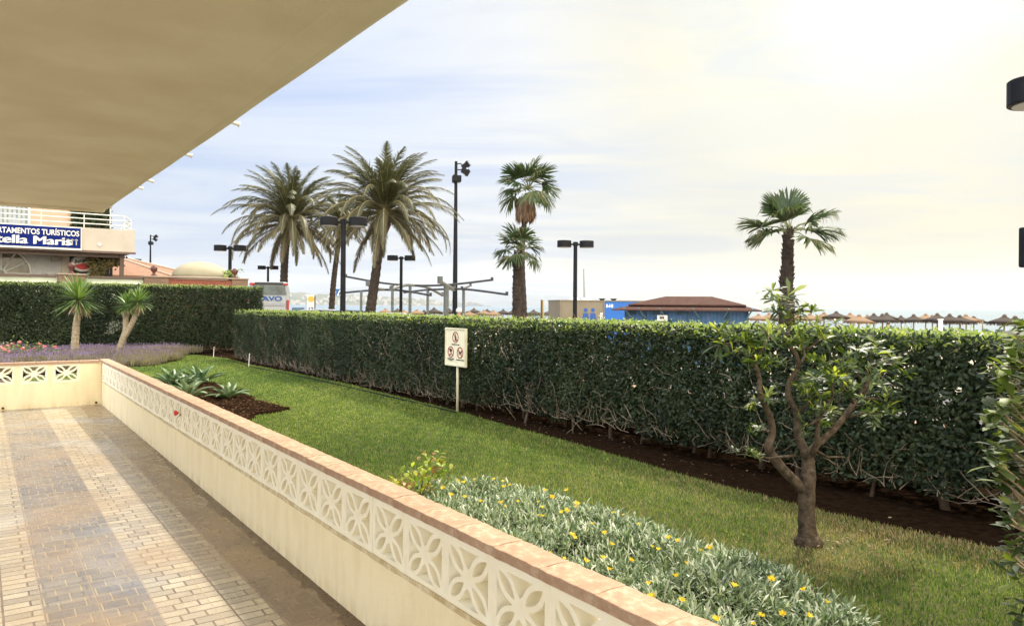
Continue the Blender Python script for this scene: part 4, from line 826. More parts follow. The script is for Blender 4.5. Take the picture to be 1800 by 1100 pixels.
# ------------------------------------------------------------------ lawn sign
sp_ = G(801, 722); sg = empty('lawn_sign', sp_, ang+math.pi if FL > 0 else ang, 'cream square sign with three prohibition symbols on a post at the lawn edge', 'sign')
# local -Y must face the terrace
if (Matrix.Rotation(sg.rotation_euler.z, 3, 'Z') @ Vector((0, -1, 0))).dot(Nn) > 0: sg.rotation_euler.z += math.pi
zt_ = P(801, 578, sp_.y).z; zb_ = P(801, 642, sp_.y).z; hwid = 0.285
M_cream = plain('sign_cream', (0.80, 0.74, 0.55), (0.74, 0.68, 0.50), 6, 0.4)
q = MB(); q.tube([(0, 0.03, -0.1), (0, 0.03, zt_-0.03)], 0.021, 10); q.build('post', M_cream, sg, smooth=True)
q = MB(); q.box(-hwid, -0.012, zb_, hwid, 0.0, zt_); q.build('panel', M_cream, sg)
q = MB()
for x0, x1, z0, z1 in ((-hwid-.012, -hwid+.012, zb_-.012, zt_+.012), (hwid-.012, hwid+.012, zb_-.012, zt_+.012), (-hwid+.012, hwid-.012, zb_-.012, zb_+.012), (-hwid+.012, hwid-.012, zt_-.012, zt_+.012)): q.box(x0, -0.024, z0, x1, 0.012, z1)
q.build('frame', plain('sign_frame', (0.72, 0.66, 0.48), None), sg, bevel=0.002)
M_ink = plain('black_ink', (0.02, 0.02, 0.02), None); M_red = plain('red_ring', (0.35, 0.06, 0.05), None)
def ring(q, cx, cz, r0, r1, y0, y1, n=28):
    for i in range(n):
        a0, a1 = 2*math.pi*i/n, 2*math.pi*(i+1)/n
        pts = [(cx+r*math.cos(a), y, cz+r*math.sin(a)) for y in (y0, y1) for r, a in ((r0, a0), (r1, a0), (r1, a1), (r0, a1))]
        q.add(pts, [(0, 1, 2, 3), (7, 6, 5, 4), (1, 5, 6, 2), (0, 3, 7, 4)])
def flat(q, poly, y0, y1):
    n = len(poly); q.add([(x, y0, z) for x, z in poly]+[(x, y1, z) for x, z in poly], [tuple(range(n)), tuple(range(n, 2*n))[::-1]]+[(i, (i+1) % n, n+(i+1) % n, n+i) for i in range(n)])
H_ = zt_-zb_
cs = [(0.0, zb_+H_*0.77), (-0.135, zb_+H_*0.36), (0.135, zb_+H_*0.36)]; rr_ = H_*0.155
for j, (cx_, cz_) in enumerate(cs):
    q = MB(); ring(q, cx_, cz_, rr_*0.84, rr_, -0.018, -0.012)
    q.box(-rr_*0.86, -0.0185, -rr_*0.07, rr_*0.86, -0.0125, rr_*0.07, Matrix.Translation((cx_, 0, cz_)) @ Matrix.Rotation(R(45), 4, 'Y')); q.build('prohibition_ring', M_red, sg)
    q = MB(); s = rr_
    if j == 0:
        flat(q, [(cx_+x*s, cz_+z*s) for x, z in ((-.12, .3), (.12, .3), (.34, -.1), (.24, -.15), (.13, .05), (.12, -.2), (.3, -.68), (.16, -.7), (0, -.28), (-.12, -.7), (-.26, -.68), (-.12, -.2), (-.13, .05), (-.28, -.1), (-.36, -.04))], -0.0165, -0.012)
        flat(q, [(cx_+s*.13*math.cos(a*.7854), cz_+s*.5+s*.13*math.sin(a*.7854)) for a in range(8)], -0.0165, -0.012)
    elif j == 1:
        flat(q, [(cx_+x*s, cz_+z*s) for x, z in ((-.1, -.02), (-.3, .05), (-.4, .3), (-.25, .55), (.1, .62), (.35, .45), (.42, .2), (.2, -.05), (.22, -.3), (.05, -.35), (.02, -.1))], -0.0165, -0.012)
        for gx in (-.5, -.3, -.1): flat(q, [(cx_+gx*s, cz_-.62*s), (cx_+(gx+.13)*s, cz_-.62*s), (cx_+(gx+.1)*s, cz_-.3*s)], -0.0165, -0.012)
    else:
        flat(q, [(cx_+x*s, cz_+z*s) for x, z in ((-.55, .35), (-.4, .3), (-.35, .15), (.3, .15), (.45, .5), (.55, .35), (.7, .3), (.5, .12), (.42, -.05), (.4, -.5), (.28, -.5), (.22, -.12), (-.2, -.12), (-.3, -.5), (-.42, -.5), (-.42, 0))], -0.0165, -0.012)
    q.build('pictogram', M_ink, sg)
for tx, (x, z) in (('PROHIBIDO EL PASO', (0, zb_+H_*0.555)), ('PROHIBIDO PISAR', (-0.135, zb_+H_*0.155)), ('EL CESPED', (-0.135, zb_+H_*0.115)), ('PROHIBIDO PERROS', (0.135, zb_+H_*0.145))):
    text('caption', tx, 0.024, at(x, -0.014, z), M_ink, sg, 'CENTER', 0.0005, 0.001)

# ------------------------------------------------------------------ palms
M_date = leafmat('date_frond', [(0.045, 0.055, 0.024), (0.08, 0.087, 0.038), (0.115, 0.10, 0.052), (0.16, 0.115, 0.065)], 0.5, 0.3, (1.3, 1.3, 0.8))
M_wash = leafmat('fan_frond', [(0.025, 0.045, 0.014), (0.045, 0.075, 0.02), (0.08, 0.11, 0.035), (0.22, 0.16, 0.09)], 0.45, 0.28, (1.4, 1.5, 0.7))
M_skirt = leafmat('dead_frond', [(0.10, 0.055, 0.03), (0.17, 0.10, 0.055), (0.27, 0.18, 0.10)], 0.8, 0.15, (1.1, 1, .9))
M_ptrunk = plain('palm_trunk', (0.055, 0.036, 0.024), (0.022, 0.015, 0.010), 9, 0.9, bmp=1.0, bscale=16, bdist=0.04)
def palm_trunk(pts, r0, r1, parent, rough_amt=0.12, chips=0, boss=None):
    q = MB(); n = 46; pp = []; rr = []
    for i in range(n+1):
        u = i/n*(len(pts)-1); j = min(int(u), len(pts)-2); f = u-j
        p0 = pts[max(j-1, 0)]; p1 = pts[j]; p2 = pts[j+1]; p3 = pts[min(j+2, len(pts)-1)]
        pp.append(0.5*((2*p1)+(p2-p0)*f+(2*p0-5*p1+4*p2-p3)*f*f+(3*p1-p0-3*p2+p3)*f**3)); rr.append((r0*(1-i/n)+r1*i/n)*(1+rough_amt*(i % 2)))
    q.tube(pp, rr, 12)
    for _ in range(chips):
        i = random.randrange(0, n); a = random.random()*6.28; d = Vector((math.cos(a), math.sin(a), 0)); p = pp[i]; s = Vector((-math.sin(a), math.cos(a), 0)); r = rr[i]
        q.add([p+d*r*0.85-s*0.07, p+d*r*0.85+s*0.07, p+d*(r*1.22)+Vector((0, 0, 0.16))+s*0.03, p+d*(r*1.22)+Vector((0, 0, 0.16))-s*0.03, p+d*r*0.8+Vector((0, 0, .1))], [(0, 1, 2, 3), (0, 3, 4), (1, 4, 2)])
    q.build('trunk', M_ptrunk, parent)
def date_crown(c, Rl, parent, nf=75, lean=(0, 0), droop=1.0, upl=1.0):
    l = Leaves(); q = MB(); c = Vector(c)
    for i in range(nf):
        a = i*2.39996+random.uniform(-.2, .2); u = (i+0.5)/nf; el = R(-38)+R(122)*u**0.75*upl; el += random.uniform(-.1, .1); L_ = Rl*random.uniform(0.86, 1.08)*(1.0 if u > .2 else 0.8)*(1-0.22*max(0, math.sin(el))**2)
        n = 12; pts = []; p = c+Vector((math.cos(a)*0.12, math.sin(a)*0.12, -0.25*(1-u))); e = el
        bendt = R(random.uniform(90, 125))*droop*(0.55+0.45*math.cos(el)) if el > 0 else R(48)
        for k in range(n+1):
            pts.append(p.copy()); p = p+Vector((math.cos(a)*math.cos(e)+lean[0]*k*0.006, math.sin(a)*math.cos(e)+lean[1]*k*.006, math.sin(e)))*L_/n; e -= bendt/n*(0.4+1.2*k/n)
        q.tube(pts, [0.028*(1-k/n)+0.005 for k in range(n+1)], 4, cap=False, r=0.6)
        m = 84; uu = np.linspace(0.10, 0.995, m); PA = np.array([list(x) for x in pts]); idx = uu*n; i0 = np.minimum(idx.astype(int), n-1); f = (idx-i0)[:, None]; Pp = PA[i0]*(1-f)+PA[i0+1]*f; Tn = unit(PA[i0+1]-PA[i0])
        side = np.array([-math.sin(a), math.cos(a), 0.0]); upv = np.cross(Tn, np.broadcast_to(side, Tn.shape)); upv *= np.sign(upv[:, 2:3]+1e-6)
        ln = Rl*0.145*np.sin(np.pi*np.clip(uu*0.80+0.17, 0, 1))**0.7
        for sg_ in (-1, 1):
            D = Tn*1.0+side*sg_*0.58+upv*rng.uniform(0.0, 0.35, (m, 1))+np.array([0, 0, -0.38]); D += rng.normal(0, 0.08, (m, 3))
            l.add(Pp, D, upv+side*sg_*0.2, ln*rng.uniform(0.8, 1.1, m), 0.019*Rl/2.8, 'blade', 0.22, 0.0, np.clip(rng.normal(0.22+0.55*(1-u)**1.2, 0.16, m), 0, 1))
    l.build('crown', M_date, parent); q.build('frond_ribs', plain('frond_rib', (0.22, 0.20, 0.08), (0.30, 0.24, 0.12)), parent)
def boss(c, parent, r=0.32):
    q = MB(); q.lathe([(0.14, -0.75), (r*0.8, -0.5), (r, -0.15), (r*0.85, 0.1), (0.1, 0.35)], 12, c)
    for i in range(60):
        a = random.random()*6.28; z = random.uniform(-.6, .1); d = Vector((math.cos(a), math.sin(a), 0)); s = Vector((-d.y, d.x, 0)); p = Vector(c)+Vector((0, 0, z))+d*r*0.75
        q.add([p-s*.05, p+s*.05, p+d*.12+Vector((0, 0, .16))+s*.02, p+d*.12+Vector((0, 0, .16))-s*.02], [(0, 1, 2, 3)])
    q.build('boss', plain('palm_boss', (0.20, 0.12, 0.05), (0.10, 0.06, 0.03), 10, 0.9), parent)
def palm_root(px, Y, label, name, group, z=-0.1): p = P(px, 560, Y); p.z = z; return p, empty(name, p, 0, label, 'palm tree', group)
GP = 'palms beyond the hedge'
b0, r_ = palm_root(652, 30, 'tallest feathery date palm with arching fronds, right of the black twin lamp', 'date_palm', GP)
f_ = lambda px, py, Y=30: P(px, py, Y)-b0
palm_trunk([f_(650, 560), f_(652, 540), f_(662, 470), f_(669, 410), f_(674, 372)], 0.22, 0.13, r_); date_crown(f_(676, 366), 3.6, r_, 96); boss(f_(675, 378), r_)
b0, r_ = palm_root(497, 46, 'date palm standing behind the white minibus, leftmost of the feathery palms', 'date_palm', GP)
f_ = lambda px, py, Y=46: P(px, py, Y)-b0
palm_trunk([f_(501, 560), f_(499, 500), f_(502, 440), f_(508, 400)], 0.25, 0.19, r_); date_crown(f_(510, 386), 5.0, r_, 94, droop=1.05); boss(f_(509, 402), r_, .42)
b0, r_ = palm_root(585, 47, 'thin trunked date palm seen behind and between the two bigger feathery ones', 'date_palm', GP, -0.2)
f_ = lambda px, py, Y=47: P(px, py, Y)-b0
palm_trunk([f_(582, 556), f_(586, 500), f_(592, 450), f_(600, 400)], 0.19, 0.13, r_); date_crown(f_(601, 388), 2.8, r_, 60, droop=1.15); boss(f_(600, 402), r_, 0.25)

def fan_crown(c, fl_, parent, nf, els, azs=None, name='crown', mat=None, dead=0, pet=0.55, spread=115, seed=None, bk=1.0):
    l = Leaves(); q = MB(); c = np.array(c)
    for i in range(nf):
        a = azs[i] if azs else i*2.39996+random.uniform(-.3, .3); el = els[i] if isinstance(els, list) else random.uniform(*els)
        d = np.array([math.cos(a)*math.cos(el), math.sin(a)*math.cos(el), math.sin(el)]); L_ = fl_*random.uniform(0.85, 1.1); hub = c+d*L_*pet+np.array([0, 0, -0.04*L_])
        q.tube([Vector(c), Vector((c+hub)/2+np.array([0, 0, 0.05*L_])), Vector(hub)], [0.025, 0.018, 0.012], 4, cap=False)
        m = 34; th_ = np.linspace(-R(spread), R(spread), m); side = np.array([-math.sin(a), math.cos(a), 0]); nrm = np.cross(side, d); nrm = nrm*(1 if nrm[2] > 0 else -1)
        roll = random.uniform(-.5, .5); s2 = side*math.cos(roll)+nrm*math.sin(roll); n2 = np.cross(d, s2); n2 = n2*(1 if n2[2] > 0 else -1)
        D = d[None, :]*np.cos(th_)[:, None]+s2[None, :]*np.sin(th_)[:, None]+n2[None, :]*0.12; ll = L_*0.55*(0.72+0.28*np.cos(th_))
        l.add(np.repeat(hub[None, :], m, 0), D+rng.normal(0, .03, (m, 3)), np.repeat(n2[None, :], m, 0)+rng.normal(0, .25, (m, 3)), ll, 0.052*L_*0.55/0.6, 'strap', bk*(rng.uniform(0.2, 0.75, m)+0.3*(el < .2)), 0.1, np.clip(rng.normal(0.25+(0.6 if el < -0.2 else 0.0)*0.5, 0.12, m), 0, 1))
        # drooping tip threads
        n = 30; th2 = rng.uniform(-R(spread)*.8, R(spread)*.8, n); T_ = hub+(d[None, :]*np.cos(th2)[:, None]+s2[None, :]*np.sin(th2)[:, None])*(L_*0.42)
        l.add(T_, (T_-hub)*0.5+np.array([0, 0, -1.0*L_*0.3]), np.repeat(d[None, :], n, 0), L_*rng.uniform(0.12, 0.26, n), 0.02, 'blade', 0.2, 0, rng.uniform(0.5, 1, n))
    l.build(name, mat or M_wash, parent); q.build('leaf_stalks', plain('leaf_stalk', (0.16, 0.17, 0.06), None), parent)
def skirt(c, r, h, parent, n=420):
    l = Leaves(); a = rng.random(n)*6.28; z = rng.uniform(-0.25, 0.25, n)*h; D = np.stack([np.cos(a)*0.55, np.sin(a)*0.55, -np.ones(n)], 1)
    l.add(np.array(c)[None, :]+np.stack([np.cos(a)*r*0.35, np.sin(a)*r*0.35, z], 1), D, np.stack([np.cos(a), np.sin(a), 0*a+.3], 1), rng.uniform(0.6, 1.0, n)*h*0.75, 0.075, 'strap', rng.uniform(0.2, 0.55, n), 0.1)
    l.build('dead_frond_skirt', M_skirt, parent)
b0, r_ = palm_root(922, 37, 'tall slender fan palm with a brown skirt of dead fronds', 'fan_palm', GP, -0.7)
f_ = lambda px, py, Y=37: P(px, py, Y)-b0
palm_trunk([f_(921, 575), f_(921, 540), f_(918, 470), f_(919, 420), f_(927, 340)], 0.15, 0.11, r_)
fan_crown(f_(929, 332), 1.62, r_, 19, [R(-26)+R(108)*(i/19)**0.9 for i in range(19)], pet=0.52, spread=85); skirt(f_(924, 356), 0.95, 1.15, r_, 650)
b0, r_ = palm_root(908, 33, 'short fan palm with a thick shaggy trunk in front of the slender one', 'fan_palm', GP, -0.5)
f_ = lambda px, py, Y=33: P(px, py, Y)-b0
palm_trunk([f_(909, 575), f_(909, 530), f_(909, 480), f_(911, 444)], 0.21, 0.15, r_, 0.1, 190)
fan_crown(f_(912, 442), 1.22, r_, 13, [R(-25)+R(105)*(i/13) for i in range(13)], pet=0.55, spread=90)
b0, r_ = palm_root(1383, 23, 'fan palm with thick dark trunk rising behind the hedge above the small tree', 'fan_palm', GP, -0.4)
f_ = lambda px, py, Y=23: P(px, py, Y)-b0
palm_trunk([f_(1382, 585), f_(1382, 520), f_(1384, 470), f_(1386, 405)], 0.23, 0.145, r_, 0.1, 150)
azs = [R(x) for x in (178, 190, 5, -4, 20, 100, 80, 150, 60, 240, 300, -70, 135, 215)]; els = [R(x) for x in (16, -2, 34, 8, 10, 58, 74, 60, 48, 24, 20, -14, 66, 0)]
fan_crown(f_(1388, 408), 1.55, r_, 14, els, azs, pet=0.5, spread=80, bk=.55)

# ------------------------------------------------------------------ street lamps with twin drum heads
def lamp(px, pytop, Y, label, base_z, rz=0.0, proto=None):
    z = P(px, pytop, Y).z; H = z-base_z; p = P(px, 500, Y); p.z = base_z
    root = empty('street_lamp', p, rz, label, 'street lamp', 'black twin headed lamps beyond the hedge')
    q = MB(); q.tube([(0, 0, 0), (0, 0, H-0.05)], [0.085, 0.07], 14); q.tube([(0, 0, 0), (0, 0, 0.35)], 0.12, 14); q.build('pole', M_black, root, smooth=False)
    q = MB(); q.tube([(-0.2, 0, H-0.14), (0.2, 0, H-0.14)], 0.035, 8); q.box(-0.09, -0.05, H-0.2, 0.09, 0.05, H-0.06); q.build('arm', M_black, root)
    for sx in (-1, 1):
        q = MB(); q.lathe([(0.05, -0.12), (0.255, -0.12), (0.262, -0.115), (0.262, 0.115), (0.25, 0.125), (0.05, 0.13)], 28, (sx*0.42, 0, H-0.13)); o = q.build('lamp_head', M_black, root)
        q = MB(); q.lathe([(0.22, -0.130), (0.22, -0.1205)], 24, (sx*0.42, 0, H-0.13)); q.build('diffuser', plain('lamp_glass', (0.35, 0.35, 0.33), None, rough=.3), o)
    return root, H
GL = 'black twin headed lamps beyond the hedge'
lamp(603, 382, 21.7, 'largest black twin drum lamp, between the two big feathery palms', -0.1, 0.06)
lamp(1011, 423, 27.5, 'black twin drum lamp standing before the beige and blue container', -0.35, 0.08)
lamp(705, 449, 36, 'black twin drum lamp amid the steel pergola', -0.15, 0.05)
lamp(404, 431, 32, 'black twin drum lamp rising behind the brick wall', -0.1, 0.05)
lamp(471, 467, 49, 'smallest black twin drum lamp, above the roof of the white minibus', -0.1, 0.0)
r_, H = lamp(1902, 138, 7.15, 'close black twin drum lamp, only its left head showing at the top right edge', -0.05, -0.05)
q = MB(); q.box(-0.585, -0.06, P(1796, 470, 7.15).z+0.05, -0.20, 0.03, P(1796, 399, 7.15).z+0.05); q.build('control_box', M_black, r_, bevel=0.02)
q = MB(); q.tube([(-0.25, 0, P(1796, 435, 7.15).z+.05), (0, 0, P(1796, 435, 7.15).z+.05)], .02, 8); q.build('box_bracket', M_black, r_)
# lone lamp head behind hotel post
lamp(232, 455, 60, 'distant black twin lamp seen past the terracotta roof beside the hotel', -0.1, 0.3)

# flood light masts
def mast(px, pytop, Y, base_z, label, k=1.0):
    z = P(px, pytop, Y).z; H = z-base_z; p = P(px, 500, Y); p.z = base_z; root = empty('floodlight_mast', p, 0.2, label, 'floodlight mast', 'floodlight masts')
    q = MB(); q.tube([(0, 0, 0), (0, 0, H*.5), (0, 0, H)], [0.17, 0.13, 0.085], 12); q.build('pole', M_black, root)
    q = MB(); q.box(-0.22, -0.3, H-1.25, 0.3, 0.3, H-0.87); q.box(-0.14, -0.24, H-1.32, 0.05, 0.2, H-0.8); q.build('junction_box', M_black, root, bevel=0.03)
    q = MB(); q.tube([(0, 0, H-.15), (0.3, 0, H-.12), (0.45, 0, H-.35), (0.3, 0, H-.5), (0.1, 0, H-.5)], 0.035, 6); q.build('bracket', M_black, root)
    for j, (x, zz, ry) in enumerate(((0.58, H-0.22, -35), (0.55, H-0.58, 28))):
        Mx = Matrix.Translation((x, 0, zz)) @ Matrix.Rotation(R(ry), 4, 'Y'); q = MB(); q.box(-0.22, -0.2, -0.14, 0.1, 0.2, 0.14, Mx); q.box(0.1, -0.25, -0.19, 0.18, 0.25, 0.19, Mx)
        for g in range(4): q.box(0.18, -0.2, -0.17+0.1*g, 0.29, 0.2, -0.15+0.1*g, Mx)
        q.build('floodlight', M_black, root, bevel=0.01)
    return root
mast(800, 284, 45, -0.5, 'tall black floodlight mast between the feathery palm and the fan palms')
mast(264, 413, 95, -0.3, 'distant floodlight mast seen just right of the hotel balcony')

M_pgl = plain('pergola_grey', (0.15, 0.16, 0.155), (0.10, 0.11, 0.105), 9, 0.6)
# ------------------------------------------------------------------ steel pergola with curved pipes
pg = P(735, 540, 42); pg.z = -0.2; pr = empty('steel_pergola', pg, 0, 'open steel pergola of grey posts and curved dark pipes beyond the hedge', 'pergola')
M_pipe = plain('weathered_pipe', (0.03, 0.032, 0.033), (0.05, 0.05, 0.05), 7, 0.7)
def c3(pts, rad, nm='beam', mat=None, cap_=True):
    pts = [P(*p)-pg for p in pts]; pp = []
    for i in range(len(pts)-1):
        for k in range(6):
            u = k/6; p0 = pts[max(i-1, 0)]; p1 = pts[i]; p2 = pts[i+1]; p3 = pts[min(i+2, len(pts)-1)]; pp.append(0.5*((2*p1)+(p2-p0)*u+(2*p0-5*p1+4*p2-p3)*u*u+(3*p1-p0-3*p2+p3)*u**3))
    pp.append(pts[-1]); q = MB(); q.tube(pp, rad, 9)
    if cap_:
        for e in (0, -1): q.tube([pp[e]+Vector((0, 0, -rad*0.9)), pp[e]+Vector((0, 0, rad*2.4))], rad*1.25, 8)
    q.build(nm, mat or M_pipe, pr, smooth=False)
c3([(608, 486, 44), (690, 499.5, 42), (775, 501.3, 41), (865, 492, 40)], 0.06)
c3([(600, 515, 41), (650, 510.5, 40), (700, 510, 39), (757, 519, 38)], 0.055)
c3([(711, 514, 46), (745, 510, 44), (775, 508.5, 42), (820, 508.5, 40), (891, 517.5, 38)], 0.06)
c3([(773.5, 495, 34), (784, 501, 37), (797, 508.5, 41)], 0.10, mat=M_pgl)
c3([(646, 500, 36), (662, 507, 38), (690, 509.5, 41)], 0.075, mat=M_pgl)
c3([(688, 509, 37), (705, 503, 39), (722, 501, 41), (750, 505, 43), (778, 519, 45)], 0.08, mat=M_pgl)
c3([(812, 508, 40), (820, 505, 43), (827, 502, 46)], 0.06)
for px, pyt, Y, wd in ((635, 511, 40, 0.07), (690, 500, 42, 0.08), (721, 501, 41, 0.085), (752, 506, 43.5, 0.08), (784.5, 503, 36, 0.13), (815, 509, 40.5, 0.08)):
    t0 = P(px, pyt, Y)-pg; q = MB(); b0 = Vector((t0.x, t0.y, -0.3)); q.tube([b0, t0], wd, 12); q.tube([b0, b0+Vector((0, 0, 0.35))], wd*1.8, 12); q.build('post', M_pgl, pr, smooth=False)

# ------------------------------------------------------------------ minibus, cars
def glass(name='dark_glass', c=(0.04, 0.055, 0.06)):
    if name in MATS: return MATS[name]
    m, t, b = bsdf(name, 0.08, 0, 0.7); t.links.new(ramp(t, noise(t, 1.5, 3), [(0.4, c), (0.65, tuple(x*2.2 for x in c))]), b.inputs['Base Color']); MATS[name] = m; return m
M_wcar = plain('white_car_paint', (0.42, 0.44, 0.46), (0.36, 0.38, 0.40), 1.0, 0.3); M_rubber = plain('tyre', (0.02, 0.02, 0.02), None); M_tail = plain('tail_lamp', (0.45, 0.03, 0.03), (0.3, 0.02, 0.02), rough=.3)
M_blue_t = plain('blue_lettering', (0.01, 0.09, 0.34), None); M_gband = plain('grey_band', (0.35, 0.37, 0.39), None)
def rounded_prof(prof, x0, x1, q, inset=0.12):   # body: profile (y,z) extruded along x with pulled in shoulders
    n = len(prof); rows = [(x0, 0.93), (x0+inset, 1.0), (x1-inset, 1.0), (x1, 0.93)]
    cy = sum(p[0] for p in prof)/n; cz = sum(p[1] for p in prof)/n; vs = [(x, cy+(y-cy)*k, cz+(z-cz)*k) for x, k in rows for y, z in prof]
    q.add(vs, [(i*n+j, i*n+(j+1) % n, (i+1)*n+(j+1) % n, (i+1)*n+j) for i in range(3) for j in range(n)]+[tuple(range(n))[::-1], tuple(3*n+j for j in range(n))])
YB = 38.0; bpz = P(473, 495, YB); bw = 1.0
bus = empty('minibus', (bpz.x, YB, -0.15), 0.31, 'white minibus with red tail lamps and blue lettering, seen from behind beyond the hedge', 'minibus')
Hb = bpz.z+0.15
q = MB(); rounded_prof([(0, 0.35), (0, Hb*0.93), (0.25, Hb), (6.3, Hb), (7.2, Hb*0.72), (7.4, Hb*0.45), (7.4, 0.35)], -bw, bw, q, 0.16); q.build('body', M_wcar, bus, bevel=0.05, smooth=False)
q = MB(); q.add([(-bw*.87, -0.035, Hb*.77), (bw*.87, -0.035, Hb*.77), (bw*.78, -0.03, Hb*.93), (-bw*.78, -0.03, Hb*.93), (-bw*.87, 0.1, Hb*.77), (bw*.87, 0.1, Hb*.77), (bw*.78, 0.12, Hb*.93), (-bw*.78, 0.12, Hb*.93)], [(0, 1, 2, 3), (4, 7, 6, 5), (0, 3, 7, 4), (1, 5, 6, 2), (2, 6, 7, 3), (0, 4, 5, 1)]); q.build('rear_window', glass(), bus)
q = MB(); q.box(-bw*.70, -0.05, Hb*.95, bw*.70, 0.3, Hb*.99); q.build('roof_spoiler', plain('dark_trim', (0.05, 0.05, 0.055), None), bus, bevel=0.03)
for sx in (-1, 1):
    q = MB(); q.box(sx*bw*.82-.12, -0.05, Hb*.935, sx*bw*.82+.12, 0.05, Hb*.975); q.build('brake_lamp', M_tail, bus, bevel=0.02)
    q = MB(); q.box(sx*bw*.93-.06, -0.045, Hb*.46, sx*bw*.93+.06, 0.05, Hb*.68); q.build('tail_lamp', M_tail, bus, bevel=0.02)
    q = MB(); q.box(sx*bw-0.02, 0.8, Hb*.62, sx*bw+0.02, 6.2, Hb*.86); q.build('side_window', glass(), bus)
    for yy in (1.5, 5.9):
        q = MB(); q.tube([(sx*(bw-.28), yy, .36), (sx*(bw+.01), yy, .36)], .36, 20); wl = q.build('wheel', M_rubber, bus); q = MB(); q.tube([(sx*(bw-.1), yy, .36), (sx*(bw+.02), yy, .36)], .2, 16); q.build('rim', M_steel, wl)
q = MB(); q.box(-bw*.8, -0.03, Hb*.575, bw*.8, 0.0, Hb*.625); q.build('trim_band', M_gband, bus)
text('lettering', 'BRAVO', 0.33, at(-0.86, -0.035, Hb*.665), M_blue_t, bus, 'LEFT', 0.010, 0.006, 1.40)
def car(px, pytop, Y, col, rz, label):
    zt = P(px, pytop, Y).z; p = P(px, 500, Y); p.z = -0.12; k = (zt-p.z)/1.46; root = empty('parked_car', p, rz, label, 'car', 'cars parked beyond the hedge')
    # side profile along x, width along y
    def body(q, prof, w_, ins): 
        n = len(prof); rows = [(-w_, ins), (-w_+0.12, 1.0), (w_-0.12, 1.0), (w_, ins)]; cx = 0; cz = 0.6; vs = [(x*1.0, y, (cz+(z-cz)*s_)*k) for y, s_ in rows for x, z in prof]
        q.add(vs, [(i*n+j, i*n+(j+1) % n, (i+1)*n+(j+1) % n, (i+1)*n+j) for i in range(3) for j in range(n)]+[tuple(range(n))[::-1], tuple(3*n+j for j in range(n))])
    q = MB(); body(q, [(-2.1, .3), (-2.15, .62), (-2.0, .88), (-1.5, .95), (1.0, .95), (1.9, .80), (2.12, .6), (2.1, .3)], 0.88, 0.92); q.build('body', col, root, bevel=0.04)
    q = MB(); body(q, [(-1.75, .93), (-1.2, 1.38), (0.2, 1.40), (1.1, .93)], 0.78, 0.97); q.build('window', glass(), root)
    q = MB(); rp = [(-1.3, 1.36), (-1.15, 1.42), (-0.5, 1.46), (0.1, 1.445), (0.28, 1.37)]; n = len(rp)
    vs = [(x, y, (z-(0.03 if abs(y) > .6 else 0))*k) for y in (-.72, -.5, .5, .72) for x, z in rp]+[(x, y, (z-.04-(0.03 if abs(y) > .6 else 0))*k) for y in (-.72, -.5, .5, .72) for x, z in rp]
    fs = [(i*n+j, i*n+j+1, (i+1)*n+j+1, (i+1)*n+j) for i in range(3) for j in range(n-1)]; fs += [tuple(v_+4*n for v_ in f[::-1]) for f in fs]; q.add(vs, fs)
    q.build('roof', col, root)
    for sx in (-1.3, 1.3):
        for sy_ in (-1, 1):
            q = MB(); q.tube([(sx, sy_*.68, .31), (sx, sy_*.89, .31)], .31, 18); wl = q.build('wheel', M_rubber, root); q = MB(); q.tube([(sx, sy_*.8, .31), (sx, sy_*.9, .31)], .18, 12); q.build('rim', M_steel, wl)
    for sy_ in (-1, 1):
        q = MB(); q.box(2.0, sy_*.7-.15, .62*k, 2.12, sy_*.7+.15, .74*k); q.build('headlight', M_white, root, bevel=.02)
        q = MB(); q.box(-2.14, sy_*.72-.1, .66*k, -2.0, sy_*.72+.1, .84*k); q.build('tail_lamp', M_tail, root, bevel=.02)
M_dcar = plain('dark_car_paint', (0.03, 0.035, 0.05), None, 1, 0.25)
car(582, 543, 31, plain('silver_car_paint', (0.45, 0.47, 0.50), None, 1, 0.25), 0.2, 'silver car whose roof shows left of the big black lamp pole')
car(632, 545, 28, M_dcar, 0.15, 'dark car whose roof shows between the black lamp pole and the palm trunk')
car(708, 549.5, 27, M_wcar, 0.1, 'white car whose roof just shows above the hedge right of the palm trunk')

# crossing sign
p = P(597, 560, 27); p.z = -0.1; cs_ = empty('crossing_sign', p, 0.05, 'blue square pedestrian crossing sign on a grey post half behind the black lamp', 'road sign')
z0, z1 = P(597, 521, 27).z+.1, P(597, 508, 27).z+.1
q = MB(); q.tube([(0.03, 0.03, 0), (0.03, 0.03, z1)], .03, 8); q.build('post', plain('post_tan', (0.35, 0.32, 0.25), None), cs_)
xw = (z1-z0)/2; q = MB(); q.box(-xw, -0.02, z0, xw, 0, z1); q.build('panel', plain('sign_blue', (0.02, 0.12, 0.35), None), cs_)
q = MB(); flat(q, [(-xw*.8, z0+.02), (xw*.8, z0+.02), (0, z1-.02)], -0.026, -0.021); q.build('triangle', M_white, cs_)
q = MB(); flat(q, [(-.01, z0+.03), (.02, z0+.10), (.05, z0+.03), (.07, z0+.03), (.04, z0+.13), (.02, z0+.17), (-.02, z0+.13), (-.03, z0+.03)], -0.031, -0.027); q.build('walking_figure', M_ink, cs_)
